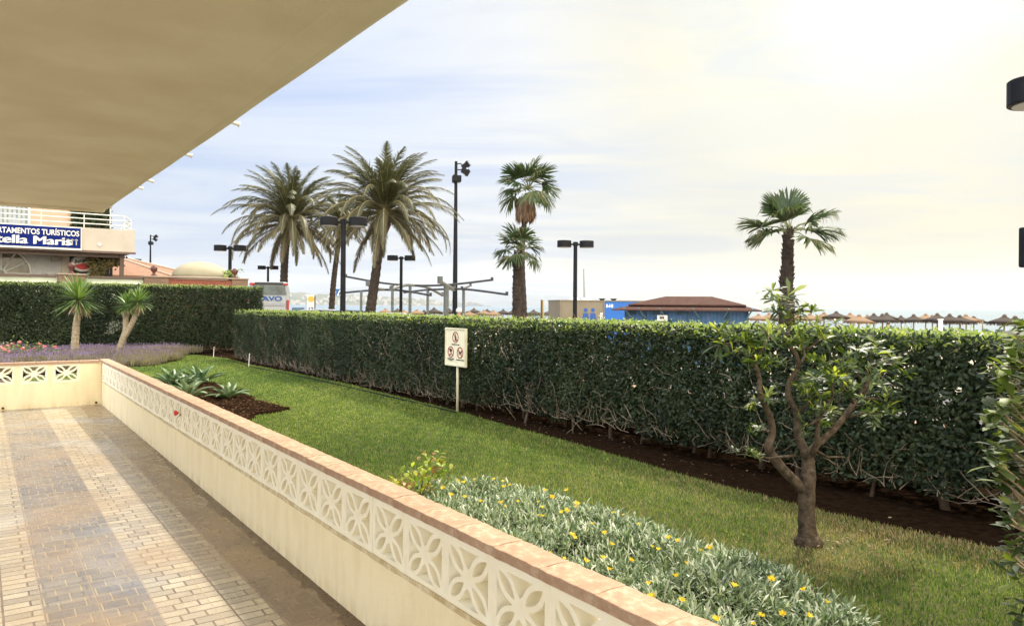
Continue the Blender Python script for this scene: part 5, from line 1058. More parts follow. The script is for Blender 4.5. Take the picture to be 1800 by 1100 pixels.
# white and yellow info board
p = P(546, 560, 34); p.z = -.1; ib = empty('info_board', p, 0.1, 'white board with a yellow disc and number 12 standing near the sea', 'information board'); z1 = P(546, 519, 34).z+.1
q = MB(); q.box(-.15, -.05, .1, .17, .05, z1); q.build('panel', M_white, ib, bevel=.01)
q = MB(); q.tube([(0.02, -.052, z1-.17), (0.02, -.065, z1-.17)], .14, 20); q.build('yellow_disc', plain('yellow_disc', (0.80, 0.50, 0.08), None), ib)
q = MB(); q.box(.17, -.05, .0, .21, .05, z1-.02); q.build('edge_post', plain('brown_post', (0.10, 0.06, 0.04), None), ib)
text('number', '12', .26, at(0.01, -.056, P(546, 547, 34).z+.1), plain('navy', (0.03, 0.08, 0.2), None), ib, 'CENTER', .008)
p = P(525, 560, 36); p.z = -.1; bb = empty('blue_hoarding', p, 0.1, 'low slate blue panel on legs left of the white and yellow board', 'hoarding'); z1 = P(525, 540.5, 36).z+.1
q = MB(); q.box(-.32, -.02, z1-.45, .27, .02, z1); q.build('panel', plain('slate_blue', (0.10, 0.17, 0.24), None), bb, bevel=.005)
for x in (-.25, .2): q = MB(); q.box(x-.02, .021, 0, x+.02, .06, z1-.02); q.build('leg', M_steel, bb)

# ------------------------------------------------------------------ container toilets and kiosk
YC = 38.0
c0 = P(985, 527, YC); c1 = P(1140, 527.5, YC+1.0); cz = -0.85; base = Vector((c0.x, c0.y, cz)); ca = math.atan2((c1-c0).y, (c1-c0).x); H = c0.z-cz; Lc = (c1-c0).length
cn = empty('container_toilets', base, ca, 'beige and blue container with two blue figures painted on it beyond the hedge', 'container')
xm = (P(1062, 530, YC+.45)-c0).length
def corr(name, c):
    m, t, b = bsdf(name, 0.5); t.links.new(ramp(t, noise(t, 2, 5), [(0.35, c), (0.7, tuple(x*.85 for x in c))]), b.inputs['Base Color'])
    tcn = t.nodes.new('ShaderNodeTexCoord'); s3 = t.nodes.new('ShaderNodeSeparateXYZ'); t.links.new(tcn.outputs['Object'], s3.inputs[0]); bump(t, b, mth(t, 'SINE', mth(t, 'MULTIPLY', s3.outputs[0], 42)), 0.5, 0.02); return m
q = MB(); q.box(0, 0, .1, xm, 2.4, H-.05); q.build('beige_half', plain('beige_container', (0.22, 0.185, 0.13), (0.19, 0.155, 0.105), 2, .6), cn)
q = MB(); q.box(xm, 0.004, .1, Lc, 2.396, H-.05); q.build('blue_half', plain('blue_container', (0.012, 0.11, 0.42), (0.015, 0.13, 0.48), 2, .5), cn)
q = MB()
for x0, x1, z0_, z1_ in ((-.03, Lc+.03, H-.06, H), (-.03, Lc+.03, 0, .1), (-.03, .06, .1, H-.06), (Lc-.06, Lc+.03, .1, H-.06), (xm-.03, xm+.03, .1, H-.06)): q.box(x0, -.03, z0_, x1, .03, z1_)
q.box(-.03, .03, H-.05, Lc+.03, 2.43, H-.001); q.build('frame', plain('container_frame', (0.20, 0.17, 0.12), None), cn)
for px, py in ((1065, 526), (1087, 526)): x = (P(px, py, YC+.5)-c0).length; q = MB(); q.tube([(x, .6, H-.02), (x, .6, H+.06)], .12, 10); q.tube([(x, .6, H+.06), (x, .6, H+.10)], .18, 10); q.build('roof_vent', M_black, cn)
for x in (1.1, 1.8): q = MB(); q.lathe([(.32, -.02), (.3, .06), (.15, .13), (.02, .15)], 16, (x, 1.2, H)); q.build('skylight', M_white, cn, smooth=True)
M_figb = plain('figure_blue', (0.02, 0.09, 0.33), None)
for k, (px, sk) in enumerate(((1030, 1), (1043.5, 0))):
    x = (P(px, 550, YC+.25)-P(985, 550, YC)).length; zz = P(px, 548, YC).z-cz+.0; q = MB(); s = .26
    flat(q, [(x+s*.42*math.cos(i*.5236), zz+s*.35+s*.42*math.sin(i*.5236)) for i in range(12)], -.008, -.001)
    flat(q, [(x-s*.5, zz-s*.25), (x+s*.5, zz-s*.25), (x+s*.85, zz-s*2.2), (x+s*.6, zz-s*2.3), (x+s*.42, zz-s*1.2), (x+s*(.7 if sk else .42), zz-s*2.6), (x+s*.4, zz-s*2.6), (x+s*.38, zz-s*4), (x-s*.38, zz-s*4), (x-s*.4, zz-s*2.6), (x-s*(.7 if sk else .42), zz-s*2.6), (x-s*.42, zz-s*1.2), (x-s*.6, zz-s*2.3), (x-s*.85, zz-s*2.2)], -.008, -.001); q.build('painted_figure', M_figb, cn)
text('lettering', 'S-HI', .22, at(xm+.12, -.006, P(1066, 536, YC).z-cz-.12), M_white, cn, 'LEFT', .012, .002)
text('vertical_lettering', 'Fuengirola', .30, Matrix.Translation((xm-.08, -.036, .9)) @ UP @ Matrix.Rotation(R(90), 4, 'Z'), M_white, cn, 'LEFT', .006, .002)

YK = 31.0
k0 = P(1098, 540, YK); k1 = P(1316, 546, YK-1.5); kz = -0.95; ka = math.atan2((k1-k0).y, (k1-k0).x); Lk = Vector((k1.x-k0.x, k1.y-k0.y, 0)).length
ks = empty('beach_kiosk', (k0.x, k0.y, kz), ka, 'blue boarded kiosk with brown hipped roof and a white air conditioner beyond the hedge', 'kiosk')
He = k0.z-kz+.0; Hr = P(1200, 527, YK).z-kz
q = MB(); q.box(0, 0, 0, Lk, 3.6, He); q.build('wall', corr('blue_boards', (0.035, 0.11, 0.24)), ks)
M_kroof = plain('brown_roof', (0.065, 0.033, 0.026), (0.09, 0.05, 0.038), 5, 0.9, spec=.05, bmp=.4, bscale=25, bdist=.02)
def hip(q, x0, x1, y0, y1, z0, rx0, rx1, ry, z1, t=.05):
    vs = [(x0, y0, z0), (x1, y0, z0), (x1, y1, z0), (x0, y1, z0), (rx0, ry, z1), (rx1, ry, z1), (x0, y0, z0-t), (x1, y0, z0-t), (x1, y1, z0-t), (x0, y1, z0-t)]
    q.add(vs, [(0, 1, 5, 4), (1, 2, 5), (2, 3, 4, 5), (3, 0, 4), (6, 9, 8, 7), (0, 6, 7, 1), (1, 7, 8, 2), (2, 8, 9, 3), (3, 9, 6, 0)])
zm = He+.22
q = MB(); hip(q, -.45, Lk+.5, -.55, 4.1, He-.08, 1.3, Lk-1.3, 1.8, Hr+.05); q.build('lower_roof', M_kroof, ks)
q = MB(); hip(q, .15, Lk-.1, .0, 3.5, He+.13, 1.5, Lk-1.5, 1.8, Hr+.16); q.build('upper_roof', M_kroof, ks)
M_kdk = plain('dark_blue_trim', (0.03, 0.08, 0.12), None)
for x in (.05, Lk*.16, Lk*.52, Lk*.84, Lk-.05): q = MB(); q.box(x-.04, -.04, 0, x+.04, -.002, He-.05); q.build('corner_post', M_kdk, ks)
for x in (.3, Lk*.18, Lk*.35, Lk*.62, Lk*.8, Lk-.1): q = MB(); q.tube([(x, -.03, He-.45), (x-(.25 if x < Lk*.7 else -.25), -.5, He-.03)], .035, 5); q.build('bracket', plain('bracket_blue', (0.10, 0.20, 0.26), None), ks)
xa = (P(1168, 560, YK-.5)-k0).x; za = P(1168, 564, YK-.5).z-kz
ac = MB(); ac.box(xa-.19, -.3, za, xa+.22, -.003, za+.24); aco = ac.build('air_conditioner', M_white, ks, bevel=.015)
ac = MB(); ac.box(xa-.08, -.315, za+.08, xa+.1, -.301, za+.19); ac.build('fan_grille', plain('grille', (0.12, 0.10, 0.08), None), aco)
for x in (.35, 1.3, 2.3): q = MB(); q.box(x-.12, -.02, He-.3, x+.12, -.003, He-.15); q.build('louvre', M_kdk, ks)
# thin flag pole, yellow post
p = P(1030, 555, 45); p.z = -.9; q = MB(); t0 = P(1026, 475, 45)-p; q.tube([(0, 0, 0), t0*.5, t0], [.07, .06, .035], 8); q.lathe([(.04, 0), (.05, .04), (.02, .08)], 8, tuple(t0)); o = q.build('flag_pole', plain('pale_pole', (0.30, 0.30, 0.28), None), label='thin bare pole leaning slightly behind the beige container', cat='pole'); o.location = p
p = P(953, 555, 42); p.z = -.9; yp = empty('marker_post', p, 0, 'square brown and yellow post left of the beige container', 'post'); h = P(953, 527, 42).z+.9
q = MB(); q.box(-.09, -.08, 0, .02, .08, h); q.build('brown_side', plain('post_brown', (0.10, 0.08, 0.05), None), yp, bevel=.01)
q = MB(); q.box(.021, -.09, 0, .10, .07, h-.01); q.build('yellow_side', plain('post_yellow', (0.65, 0.42, 0.10), None), yp, bevel=.01)

# ------------------------------------------------------------------ thatched beach parasols
def thatch(name, cols): return leafmat(name, cols, 0.9, 0.12, (1.1, 1.05, .9))
M_th = [thatch('dark_thatch', [(0.045, 0.032, 0.024), (0.09, 0.062, 0.045), (0.13, 0.095, 0.07)]), thatch('tan_thatch', [(0.17, 0.10, 0.055), (0.27, 0.17, 0.10), (0.36, 0.24, 0.15)])]
M_pole = plain('wooden_pole', (0.30, 0.24, 0.17), (0.22, 0.17, 0.12), 6, .9)
protos = {}
def parasol_proto(kind):
    root = empty('thatched_parasol', (0, 0, 0)); l = Leaves(); n = 950; a = rng.random(n)*6.28; u = rng.random(n)**0.6
    r = 1.12*u; z = 2.45-0.44*u**0.9; D = np.stack([np.cos(a), np.sin(a), -0.62-0.5*(u > .85)], 1)
    l.add(np.stack([np.cos(a)*r*.92, np.sin(a)*r*.92, z+rng.uniform(-.02, .03, n)], 1), D, np.stack([np.cos(a)*.5, np.sin(a)*.5, np.ones(n)], 1), rng.uniform(.18, .34, n), .055, 'blade', .25, 0)
    l.build('thatch_fringe', M_th[kind], root)
    q = MB(); q.lathe([(1.14, 1.99), (.75, 2.17), (.35, 2.33), (.10, 2.47), (.04, 2.52)], 20); q.build('thatch_cone', M_th[kind], root, smooth=True)
    q = MB(); q.lathe([(.14, 2.40), (.16, 2.48), (.10, 2.58), (.03, 2.62)], 10); q.build('cap', M_th[kind], root)
    q = MB(); q.tube([(0, 0, -.4), (0.01, 0, 1.9)], .055, 8); q.build('pole', M_pole, root); return root
def parasol(px, py, Y, kind, first=[{}]):
    if kind not in protos: protos[kind] = parasol_proto(kind); o = protos[kind]
    else: o = copy_tree(protos[kind])
    p = P(px, py, Y); o.location = (p.x, p.y, p.z-2.6); o.rotation_euler = (random.uniform(-.03, .03), random.uniform(-.03, .03), random.random()*6); k = random.uniform(.98, 1.18); o.scale = (k, k, random.uniform(.96, 1.03))
    return o
GRr = 'thatched parasols on the beach at the right'; GRl = 'thatched parasols on the beach in the distance left of the container'
par = [(1448, 549, 74, 1), (1469, 548, 70, 0), (1495, 550, 74, 1), (1509, 551, 57, 1), (1536, 548.5, 64, 0), (1559, 550, 70, 0), (1552, 551.5, 62, 0), (1607, 553, 66, 0), (1627, 551, 72, 1), (1648, 551, 60, 0), (1670, 550, 56, 0), (1689, 553, 60, 0), (1699, 553, 68, 1), (1764, 553, 52, 0), (1784, 554, 56, 0), (1332, 550, 78, 1), (1352, 551, 82, 1), (1375, 551, 76, 0), (1402, 551, 78, 1), (1424, 551, 70, 1), (1524, 552, 72, 1), (1585, 555, 80, 0), (1640, 554, 80, 1), (1712, 556, 78, 0)]
ORD = ['leftmost', 'second', 'third', 'fourth', 'fifth', 'sixth', 'seventh', 'eighth', 'ninth', 'tenth', 'eleventh', 'twelfth', 'thirteenth', 'fourteenth']
def rank(lst, item): same = sorted([a_ for a_ in lst if a_[3] == item[3]]); return ORD[same.index(item)]
for px, py, Y, k in par:
    rk = rank(par, (px, py, Y, k)); o = parasol(px, py, Y, k); tag(o, ('tan' if k else 'dark brown')+' thatched parasol, '+rk+(' from left' if rk != 'leftmost' else '')+' of its colour right of the kiosk', 'parasol', ('tan ' if k else 'dark ')+GRr)
par2 = [(678, 542, 100, 1), (698, 542.5, 110, 0), (709, 543, 104, 1), (733, 543, 100, 1), (763, 540, 82, 0), (790, 542, 100, 0), (825, 545, 92, 1), (833, 542, 110, 0), (850, 544, 96, 1), (857, 542, 112, 0), (867, 545, 92, 1), (884, 543, 98, 0), (902, 544, 105, 0), (920, 545, 92, 1), (939, 543, 92, 0), (967, 542, 80, 0), (976, 544, 90, 0), (745, 544, 112, 0), (812, 545, 104, 0)]
for px, py, Y, k in par2:
    rk = rank(par2, (px, py, Y, k)); o = parasol(px, py, Y, k); tag(o, ('tan' if k else 'dark brown')+' far thatched parasol, '+rk+(' from left' if rk != 'leftmost' else '')+' of its colour left of the container', 'parasol', ('tan ' if k else 'dark ')+GRl)
# sun beds
def bed_proto():
    r = empty('sun_bed', (0, 0, 0)); q = MB()
    for x in (-.85, .7):
        for y in (-.28, .28): q.box(x-.025, y-.025, 0, x+.025, y+.025, .3)
    q.box(-.98, -.33, .28, .95, .33, .33); q.build('frame', M_steel, r)
    q = MB(); q.box(-.35, -.32, .331, .98, .32, .43); q.build('mattress', plain('green_grey_mattress', (0.10, 0.14, 0.12), None), r, bevel=.02)
    q = MB(); q.box(-.02, -.32, 0, .68, .32, .10, Matrix.Translation((-.35, 0, .34)) @ Matrix.Rotation(R(180+28), 4, 'Y') @ Matrix.Diagonal((1, 1, -1, 1))); q.build('backrest', MATS['green_grey_mattress'], r, bevel=.02); return r
bp_ = None
for i, (px, py, Y) in enumerate(((1482, 575, 66), (1504, 577, 62), (1545, 578, 62), (1636, 581, 60), (1672, 583, 55), (1692, 583, 57), (1707, 583.5, 55), (1756, 585.5, 51), (1775, 586, 54))):
    o = bp_ if (i == 0 and bp_) else (bed_proto() if bp_ is None else copy_tree(bp_)); bp_ = bp_ or o
    p = P(px, py, Y); o.location = (p.x, p.y, p.z-.45); o.rotation_euler = (0, 0, random.choice((0.1, .2, -.1, 3.0))); o.scale = (1, 1, 1)
    tag(o, 'grey green sun bed on the beach, '+ORD[i]+(' from left' if i else '')+' of those seen above the hedge', 'sun bed', 'sun beds on the beach')
p = P(1727, 600, 54); p.z = -1.2; q = MB(); h = P(1727, 561, 54).z+1.2; q.tube([(0, 0, 0), (0, 0, h)], [.06, .05], 8); q.tube([(0, 0, h-.1), (0, 0, h)], .10, 8); o = q.build('bare_post', M_pole, label='bare wooden post in the gap between the parasols at the right', cat='post'); o.location = p
p = P(1653, 600, 50); p.z = -1.2; q = MB(); h = P(1653, 562, 50).z+1.2; q.tube([(0, 0, 0), (0, 0, h)], [.15, .14], 10); q.tube([(0, 0, h), (0, 0, h+.05)], .2, 10); o = q.build('beach_shower', M_white, label='white shower column in front of the dark parasols at the right', cat='shower'); o.location = p

# people
def person(p, H, rz, label, pose, shirt, trousers, skin=(0.45, 0.27, 0.18), hair=(0.04, 0.025, 0.02), helmet=None):
    root = empty('person', p, rz, label, 'person'); s = H/1.75
    J = pose; names = list(J.keys()); vs = [Vector(J[n][0])*s for n in names]; E = [(names.index(J[n][2]), names.index(n)) for n in names if J[n][2]]
    me = bpy.data.meshes.new('body'); me.from_pydata(vs, E, []); o = bpy.data.objects.new('body', me); COL.objects.link(o)
    md = o.modifiers.new('s', 'SKIN'); sv = me.skin_vertices[0].data
    for i, n in enumerate(names): sv[i].radius = (J[n][1]*s, J[n][1]*s)
    sv[0].use_root = True
    sb_ = o.modifiers.new('u', 'SUBSURF'); sb_.levels = 1; sb_.render_levels = 1; bpy.context.view_layer.update()
    m2 = bpy.data.meshes.new_from_object(o.evaluated_get(bpy.context.evaluated_depsgraph_get())); bpy.data.objects.remove(o)
    m2.materials.clear()
    for c in (('sk', skin), ('sh', shirt), ('tr', trousers)): m2.materials.append(plain('person_%s_%d' % (c[0], int(c[1][0]*999+c[1][2]*99)), c[1], c[1]))
    for f in m2.polygons:
        c = f.center/s; f.use_smooth = True
        f.material_index = 0 if c.z > 1.46 or abs(c.x) > .30 or c.z < .10 else (1 if c.z > .98 else 2)
    m2.name = 'body'; ob = bpy.data.objects.new('body', m2); COL.objects.link(ob); ob.parent = root
    q = MB(); q.lathe([(.02, -.02), (.098, 0), (.105, .05), (.085, .12), (.03, .155)], 14, (0, .015*s, 1.655*s)); q.build('hair' if not helmet else 'helmet', plain('hair_dk', hair, hair) if not helmet else helmet, root, smooth=True)
    if helmet: root.children[-1].scale = (1.35, 1.35, 1.25); root.children[-1].location = (0, 0, -.42*s)
    return root
ST = {'pelvis': ((0, 0, .96), .13, None), 'belly': ((0, 0, 1.12), .125, 'pelvis'), 'chest': ((0, 0, 1.32), .145, 'belly'), 'neck': ((0, 0, 1.49), .055, 'chest'), 'head': ((0, -.01, 1.60), .085, 'neck'), 'crown': ((0, 0, 1.70), .08, 'head'),
      'shl': ((-.19, 0, 1.42), .06, 'chest'), 'ell': ((-.26, .02, 1.14), .042, 'shl'), 'hal': ((-.29, -.06, .88), .035, 'ell'), 'shr': ((.19, 0, 1.42), .06, 'chest'), 'elr': ((.26, .02, 1.14), .042, 'shr'), 'har': ((.29, -.08, .88), .035, 'elr'),
      'hil': ((-.10, 0, .88), .09, 'pelvis'), 'knl': ((-.11, -.05, .48), .06, 'hil'), 'anl': ((-.11, .03, .08), .04, 'knl'), 'tol': ((-.12, -.14, .04), .035, 'anl'), 'hir': ((.10, 0, .88), .09, 'pelvis'), 'knr': ((.11, -.1, .5), .06, 'hir'), 'anr': ((.11, .1, .10), .04, 'knr'), 'tor': ((.12, -.05, .04), .035, 'anr')}
p = P(807, 541.5, 34); z_ = p.z; p.z = z_-1.86; person(p, 1.78, 0.4, 'person with a white helmet, only the head showing above the hedge beside the mast', ST, (0.10, 0.10, 0.12), (0.05, 0.06, 0.10), helmet=M_white)
p = P(1562, 566, 50); z_ = p.z; p.z = z_-1.70; person(p, 1.65, 0.8, 'person in a blue and white top standing beneath the beach parasols', ST, (0.20, 0.27, 0.55), (0.03, 0.04, 0.08))

# low shrubs by the beach
M_sh = leafmat('beach_shrub_leaf', [(0.03, 0.045, 0.02), (0.06, 0.08, 0.03), (0.10, 0.12, 0.05)], .6, .2)
for px, py, Y, w_, lab in ((848, 553, 60, 1.0, 'low dark shrub left of the shaggy fan palm trunk'), (942, 551, 50, 1.2, 'low grey green shrub left of the brown and yellow post'), (1580, 574, 50, 1.0, 'thin airy shrub right of the person under the parasols')):
    p = P(px, py, Y); h = p.z+1.0; p0 = Vector((p.x, p.y, -1.0)); r = empty('beach_shrub', p0, 0, lab, 'shrub')
    cc = [(random.gauss(0, .35*w_), random.gauss(0, .3), h*random.uniform(.45, 1)) for _ in range(40)]
    bush('foliage', cc, 22, .12, .05, M_sh, r, 'oval', .1); q = MB()
    for c in cc[:12]: q.tube([(0, 0, 0), c], [.02, .008], 5)
    q.build('stems', M_twig, r)

# ------------------------------------------------------------------ hotel at the left
HP = Vector((P(237, 440, 28.5).x, 28.5, 0)); hd = (Nn.x, Nn.y); ha = math.atan2(Nn.y, Nn.x)
ht = empty('hotel', (HP.x, HP.y, -.1), ha, 'hotel with cream balcony, blue name board and peach walls behind the tall hedge', 'hotel')
def Hx(px, py, back=0.0):      # local x (negative to the left), z on plane 'back' metres behind balcony front
    g = PL(px, py, (HP-A*back).to_2d(), hd); return (g-(HP-A*back)).dot(Nn), g.z+.1
if (Matrix.Rotation(ha, 3, 'Z') @ Vector((0, 1, 0))).dot(-A) < 0: HS = -1
else: HS = 1
def hbox(q, x0, x1, y0, y1, z0, z1, **k): q.box(x0, min(HS*y0, HS*y1), z0, x1, max(HS*y0, HS*y1), z1, **k)
zt = Hx(200, 403)[1]; zb = Hx(200, 443)[1]; M_par = plain('balcony_plaster', (0.54, 0.48, 0.41), (0.46, 0.40, 0.33), 1.5, .8, bmp=.2); M_peach = plain('peach_wall', (0.58, 0.42, 0.31), (0.52, 0.37, 0.27), 1.2, .85)
q = MB(); hbox(q, -14, 0, 0, .12, zb, zt); hbox(q, -.12, 0, .12, 3.5, zb, zt); q.build('balcony_parapet', M_par, ht, bevel=.01)
q = MB(); hbox(q, -14, -.02, .12, 3.6, zb+.02, zb+.2); q.build('balcony_floor', plain('dark_soffit', (0.13, 0.10, 0.08), None), ht)
q = MB(); hbox(q, -14, .03, -.02, .0, zb-.06, zb+.02); hbox(q, -14, -.35, .3, .42, zb-.2, zb-.002); q.build('edge_band', plain('brown_band', (0.14, 0.09, 0.07), None), ht)
# railing
rl = MB()
for py in (380, 387.5, 396.5):
    x_, z_ = Hx(190, py+ (0 if py < 385 else 0)); dz_ = z_-zt; 
for dz_ in (.16, .34, .52):
    rl.tube([(-14, HS*.06, zt+dz_), (-.35, HS*.06, zt+dz_)], .022, 6); rl.tube([(-.35, HS*.06, zt+dz_), (-.06, HS*.5, zt+dz_-.1)], .022, 6); rl.tube([(-.06, HS*.5, zt+dz_-.1), (-.06, HS*3.3, zt+dz_-.1)], .022, 6)
x = -.35
while x > -14: rl.tube([(x, HS*.06, zt-.02), (x, HS*.06, zt+.52)], .018, 6); x -= 1.35
for j in range(5): rl.tube([(-.06, HS*(.5+j*.6), zt-.1), (-.06, HS*(.5+j*.6), zt+.42)], .018, 6)
rl.build('railing', M_white, ht)
# upper wall, curtain window, green trellis
zu = zt+3.2; xr = Hx(193, 380, 3.4)[0]; xg = Hx(125, 380, 3.4)[0]; xw = Hx(52, 380, 3.4)[0]
q = MB(); hbox(q, xw, xg, 3.3, 3.5, zb+.2, zu); hbox(q, xg, xr, 3.5, 8, zb+.2, zu); hbox(q, -16, xw, 3.36, 3.5, zb+.2, zb+.55); q.build('upper_wall', M_peach, ht)
q = MB(); hbox(q, -16, xw-.06, 3.40, 3.48, zb+.55, zu); cur = q.build('window', glass('curtain_glass', (0.20, 0.24, 0.27)), ht)
q = MB(); hbox(q, xw-.06, xw+.02, 3.26, 3.32, zb+.2, zu); hbox(q, -16, xw-.06, 3.30, 3.39, zb+.5, zb+.56); q.build('frame', M_white, cur)
q = MB(); x = xw-.15
while x > -16: hbox(q, x-.09, x, 3.33+random.random()*.05, 3.39, zb+.57, zu-.01); x -= random.uniform(.12, .16)
q.build('curtain', plain('curtain', (0.42, 0.46, 0.48), None), cur)
q = MB(); hbox(q, xg-.3, xr-.4, 2.8, 3.0, zt-.25, zt+.13); q.build('planter', plain('planter_dark', (0.05, 0.035, 0.03), None), ht)
l = Leaves(); n = 5200; x = rng.uniform(xg, xr, n); z = rng.uniform(zt-.2, zu, n); l.add(np.stack([x, HS*(3.15+rng.normal(0, .1, n)), z], 1), rng.normal(0, 1, (n, 3)), np.stack([rng.normal(0, .5, n), np.full(n, -1.0*HS), rng.normal(.3, .5, n)], 1), .12, .06, 'oval'); l.build('climbing_plant', M_hedge, ht)
q = MB(); hbox(q, xr-.05, xr, 3.0, 3.3, zt-.3, zu); q.build('downpipe', M_white, ht)
# ground floor
xd = Hx(122, 470, 1.6)[0]; zg0 = -.1
q = MB(); hbox(q, xd-.25, xd, 1.6, 1.9, 0, zb+.02); q.build('pier', M_par, ht)
fx, fz = Hx(2, 480, 1.6); fr_ = Hx(55, 480, 1.6)[0]-fx
# wall with arched opening: ring of quads
q = MB(); nseg = 24; top = zb; xl = fx-fr_*1.6; pts = [(fx+fr_*math.cos(math.pi*i/nseg), fz+fr_*1.0*math.sin(math.pi*i/nseg)) for i in range(nseg+1)]
for i in range(nseg):
    (xa_, za_), (xb_, zb__) = pts[i], pts[i+1]; q.add([(xa_, HS*1.7, za_), (xa_, HS*1.7, top), (xb_, HS*1.7, top), (xb_, HS*1.7, zb__), (xa_, HS*1.9, za_), (xb_, HS*1.9, zb__)], [(0, 1, 2, 3), (0, 3, 5, 4)])
hbox(q, fx+fr_, xd-.25, 1.7, 1.9, 0, top); hbox(q, -16, fx-fr_, 1.7, 1.9, 0, top); hbox(q, fx-fr_, fx+fr_, 1.7, 1.9, 0, fz-.8); q.build('ground_floor_wall', plain('pale_wall', (0.52, 0.50, 0.49), (0.46, 0.44, 0.43), 2, .85), ht)
q = MB(); hbox(q, fx-fr_, fx+fr_, 1.86, 1.9, fz-.8, fz+fr_); fw = q.build('fan_window', glass('brown_glass', (0.12, 0.10, 0.07)), ht)
q = MB()
for i in range(7): a = math.pi*i/6; q.tube([(fx+.12*math.cos(a), HS*1.78, fz+.12*math.sin(a)), (fx+fr_*math.cos(a), HS*1.78, fz+fr_*math.sin(a))], .03, 4)
for i in range(nseg): a, b2 = math.pi*i/nseg, math.pi*(i+1)/nseg; q.tube([(fx+fr_*math.cos(a), HS*1.69, fz+fr_*math.sin(a)), (fx+fr_*math.cos(b2), HS*1.69, fz+fr_*math.sin(b2))], .045, 4); q.tube([(fx+.14*math.cos(a), HS*1.78, fz+.14*math.sin(a)), (fx+.14*math.cos(b2), HS*1.78, fz+.14*math.sin(b2))], .025, 4)
q.build('window_bars', M_white, fw)
x0_, z0_ = Hx(90, 459, 1.6); x1_, z1_ = Hx(102, 450, 1.6); q = MB(); hbox(q, x0_, x1_, 1.4, 1.699, z0_, z1_); q.build('meter_box', plain('box_beige', (0.36, 0.32, 0.26), None), ht, bevel=.01)
x0_, z0_ = Hx(90, 481, 1.6); q = MB(); q.lathe([(.02, -.10), (.12, -.06), (.2, 0), (.16, .01)], 12, (x0_, HS*1.5, z0_+.02)); q.build('wall_lamp', M_white, ht)
x0_, z0_ = Hx(62, 450, 1.6); q = MB(); hbox(q, Hx(58, 470, 1.6)[0], Hx(90, 470, 1.6)[0], 1.68, 1.699, 0.2, Hx(62, 449, 1.6)[1]); q.build('shutter', plain('shutter_white', (0.50, 0.48, 0.47), None), ht)
# dark recess of the bar
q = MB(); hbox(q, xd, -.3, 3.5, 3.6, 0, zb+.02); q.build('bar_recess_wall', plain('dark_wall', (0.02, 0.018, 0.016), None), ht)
xp = Hx(214, 470, .3)[0]; q = MB(); hbox(q, xp-.07, xp+.07, .25, .39, 0, zb); q.build('brown_post', plain('post_dark_brown', (0.10, 0.065, 0.05), None), ht, bevel=.01)
x_, z_ = Hx(175, 430); q = MB(); q.tube([(x_, -HS*.001, z_), (x_, -HS*.05, z_)], .06, 12); q.build('round_vent', M_white, ht)
# hanging ivy under the balcony
l = Leaves()
for i in range(150):
    px = random.uniform(158, 212); h = random.random(); py = 447+h*(38 if px < 178 else (26 if px < 190 else 14)); x, z = Hx(px, py, .8); n = 9
    l.add(np.array([[x, HS*.8, z]])+rng.normal(0, .07, (n, 3)), rng.normal(0, 1, (n, 3))+np.array([0, 0, -.6]), np.stack([rng.normal(0, .5, n), np.full(n, -1.0*HS), rng.normal(.3, .4, n)], 1), .11, .07, 'oval')
o = l.build('hanging_plant', leafmat('ivy_leaf', [(0.05, 0.055, 0.02), (0.13, 0.11, 0.04), (0.24, 0.17, 0.07)], .6, .3)); tag(o, 'brownish climbing plant hanging under the hotel balcony beside the round sign', 'climbing plant'); o.location = ht.location; o.rotation_euler = ht.rotation_euler
q = MB()
for j in range(4): x, z = Hx(165+j*10, 447, .8); q.tube([(x, HS*.8, zb), (x-.05, HS*.8, zb-.8)], .012, 5)
q.build('stems', M_twig, o)
# name board
xb0 = Hx(141.5, 420, -.02)[0]; _, zs1 = Hx(141, 402, -.02); _, zs0 = Hx(141, 437, -.02); _, zs1l = Hx(0, 394, -.02)
nb = empty('name_board', (HP.x, HP.y, -.1), ha, 'long dark blue name board with white lettering on the hotel balcony', 'sign')
M_navy = plain('board_navy', (0.006, 0.016, 0.13), (0.008, 0.02, 0.16), 2, .8, spec=.1)
q = MB(); hbox(q, xb0-6.8, xb0, -.10, -.021, zs0, zs1); q.build('panel', M_navy, nb)
q = MB(); hbox(q, xb0-6.85, xb0+.04, -.09, -.001, zs0-.07, zs0-.001); hbox(q, xb0+.001, xb0+.04, -.09, -.001, zs0, zs1+.03); hbox(q, xb0-6.85, xb0+.001, -.09, -.001, zs1+.001, zs1+.03); q.build('frame', M_white, nb)
FY = -.104*HS
def htext(body, x_right, z, width, h, off=0.0, nm='lettering', bold=0.0):
    M = at(0, 0, 0); o = text(nm, body, h*1.38, M, M_white, nb, 'LEFT', off, .003); me = o.data; xs = [v.co.x for v in me.vertices]; k = width/(max(xs)-min(xs)); mx = max(xs)
    Mt = Matrix.Translation((x_right, 0, z)) @ Matrix.Diagonal((k, 1, 1, 1)) @ Matrix.Translation((-mx, FY, 0))
    me.transform(Mt)
    if bold:
        bm = bmesh.new(); bm.from_mesh(me); g0 = bm.verts[:] + bm.edges[:] + bm.faces[:]
        for j_, d_ in enumerate((-bold, bold)):
            r_2 = bmesh.ops.duplicate(bm, geom=g0); bmesh.ops.translate(bm, verts=[v for v in r_2['geom'] if isinstance(v, bmesh.types.BMVert)], vec=(d_, -.0015*(j_+1)*HS, d_*.3))
        bm.to_mesh(me); bm.free()
Hs = zs1-zs0
wA = xb0-Hx(0, 405, -.02)[0]
htext('APARTAMENTOS TURÍSTICOS', xb0-.05, zs0+Hs*.60, wA*1.14*1.03, Hs*.27, .006)
xm_ = Hx(125, 425, -.02)[0]; htext('Stella Maris', xm_, zs0+Hs*.13, (xm_-Hx(0, 420, -.02)[0])*1.16, Hs*.40, 0.0, bold=.022)
q = MB()
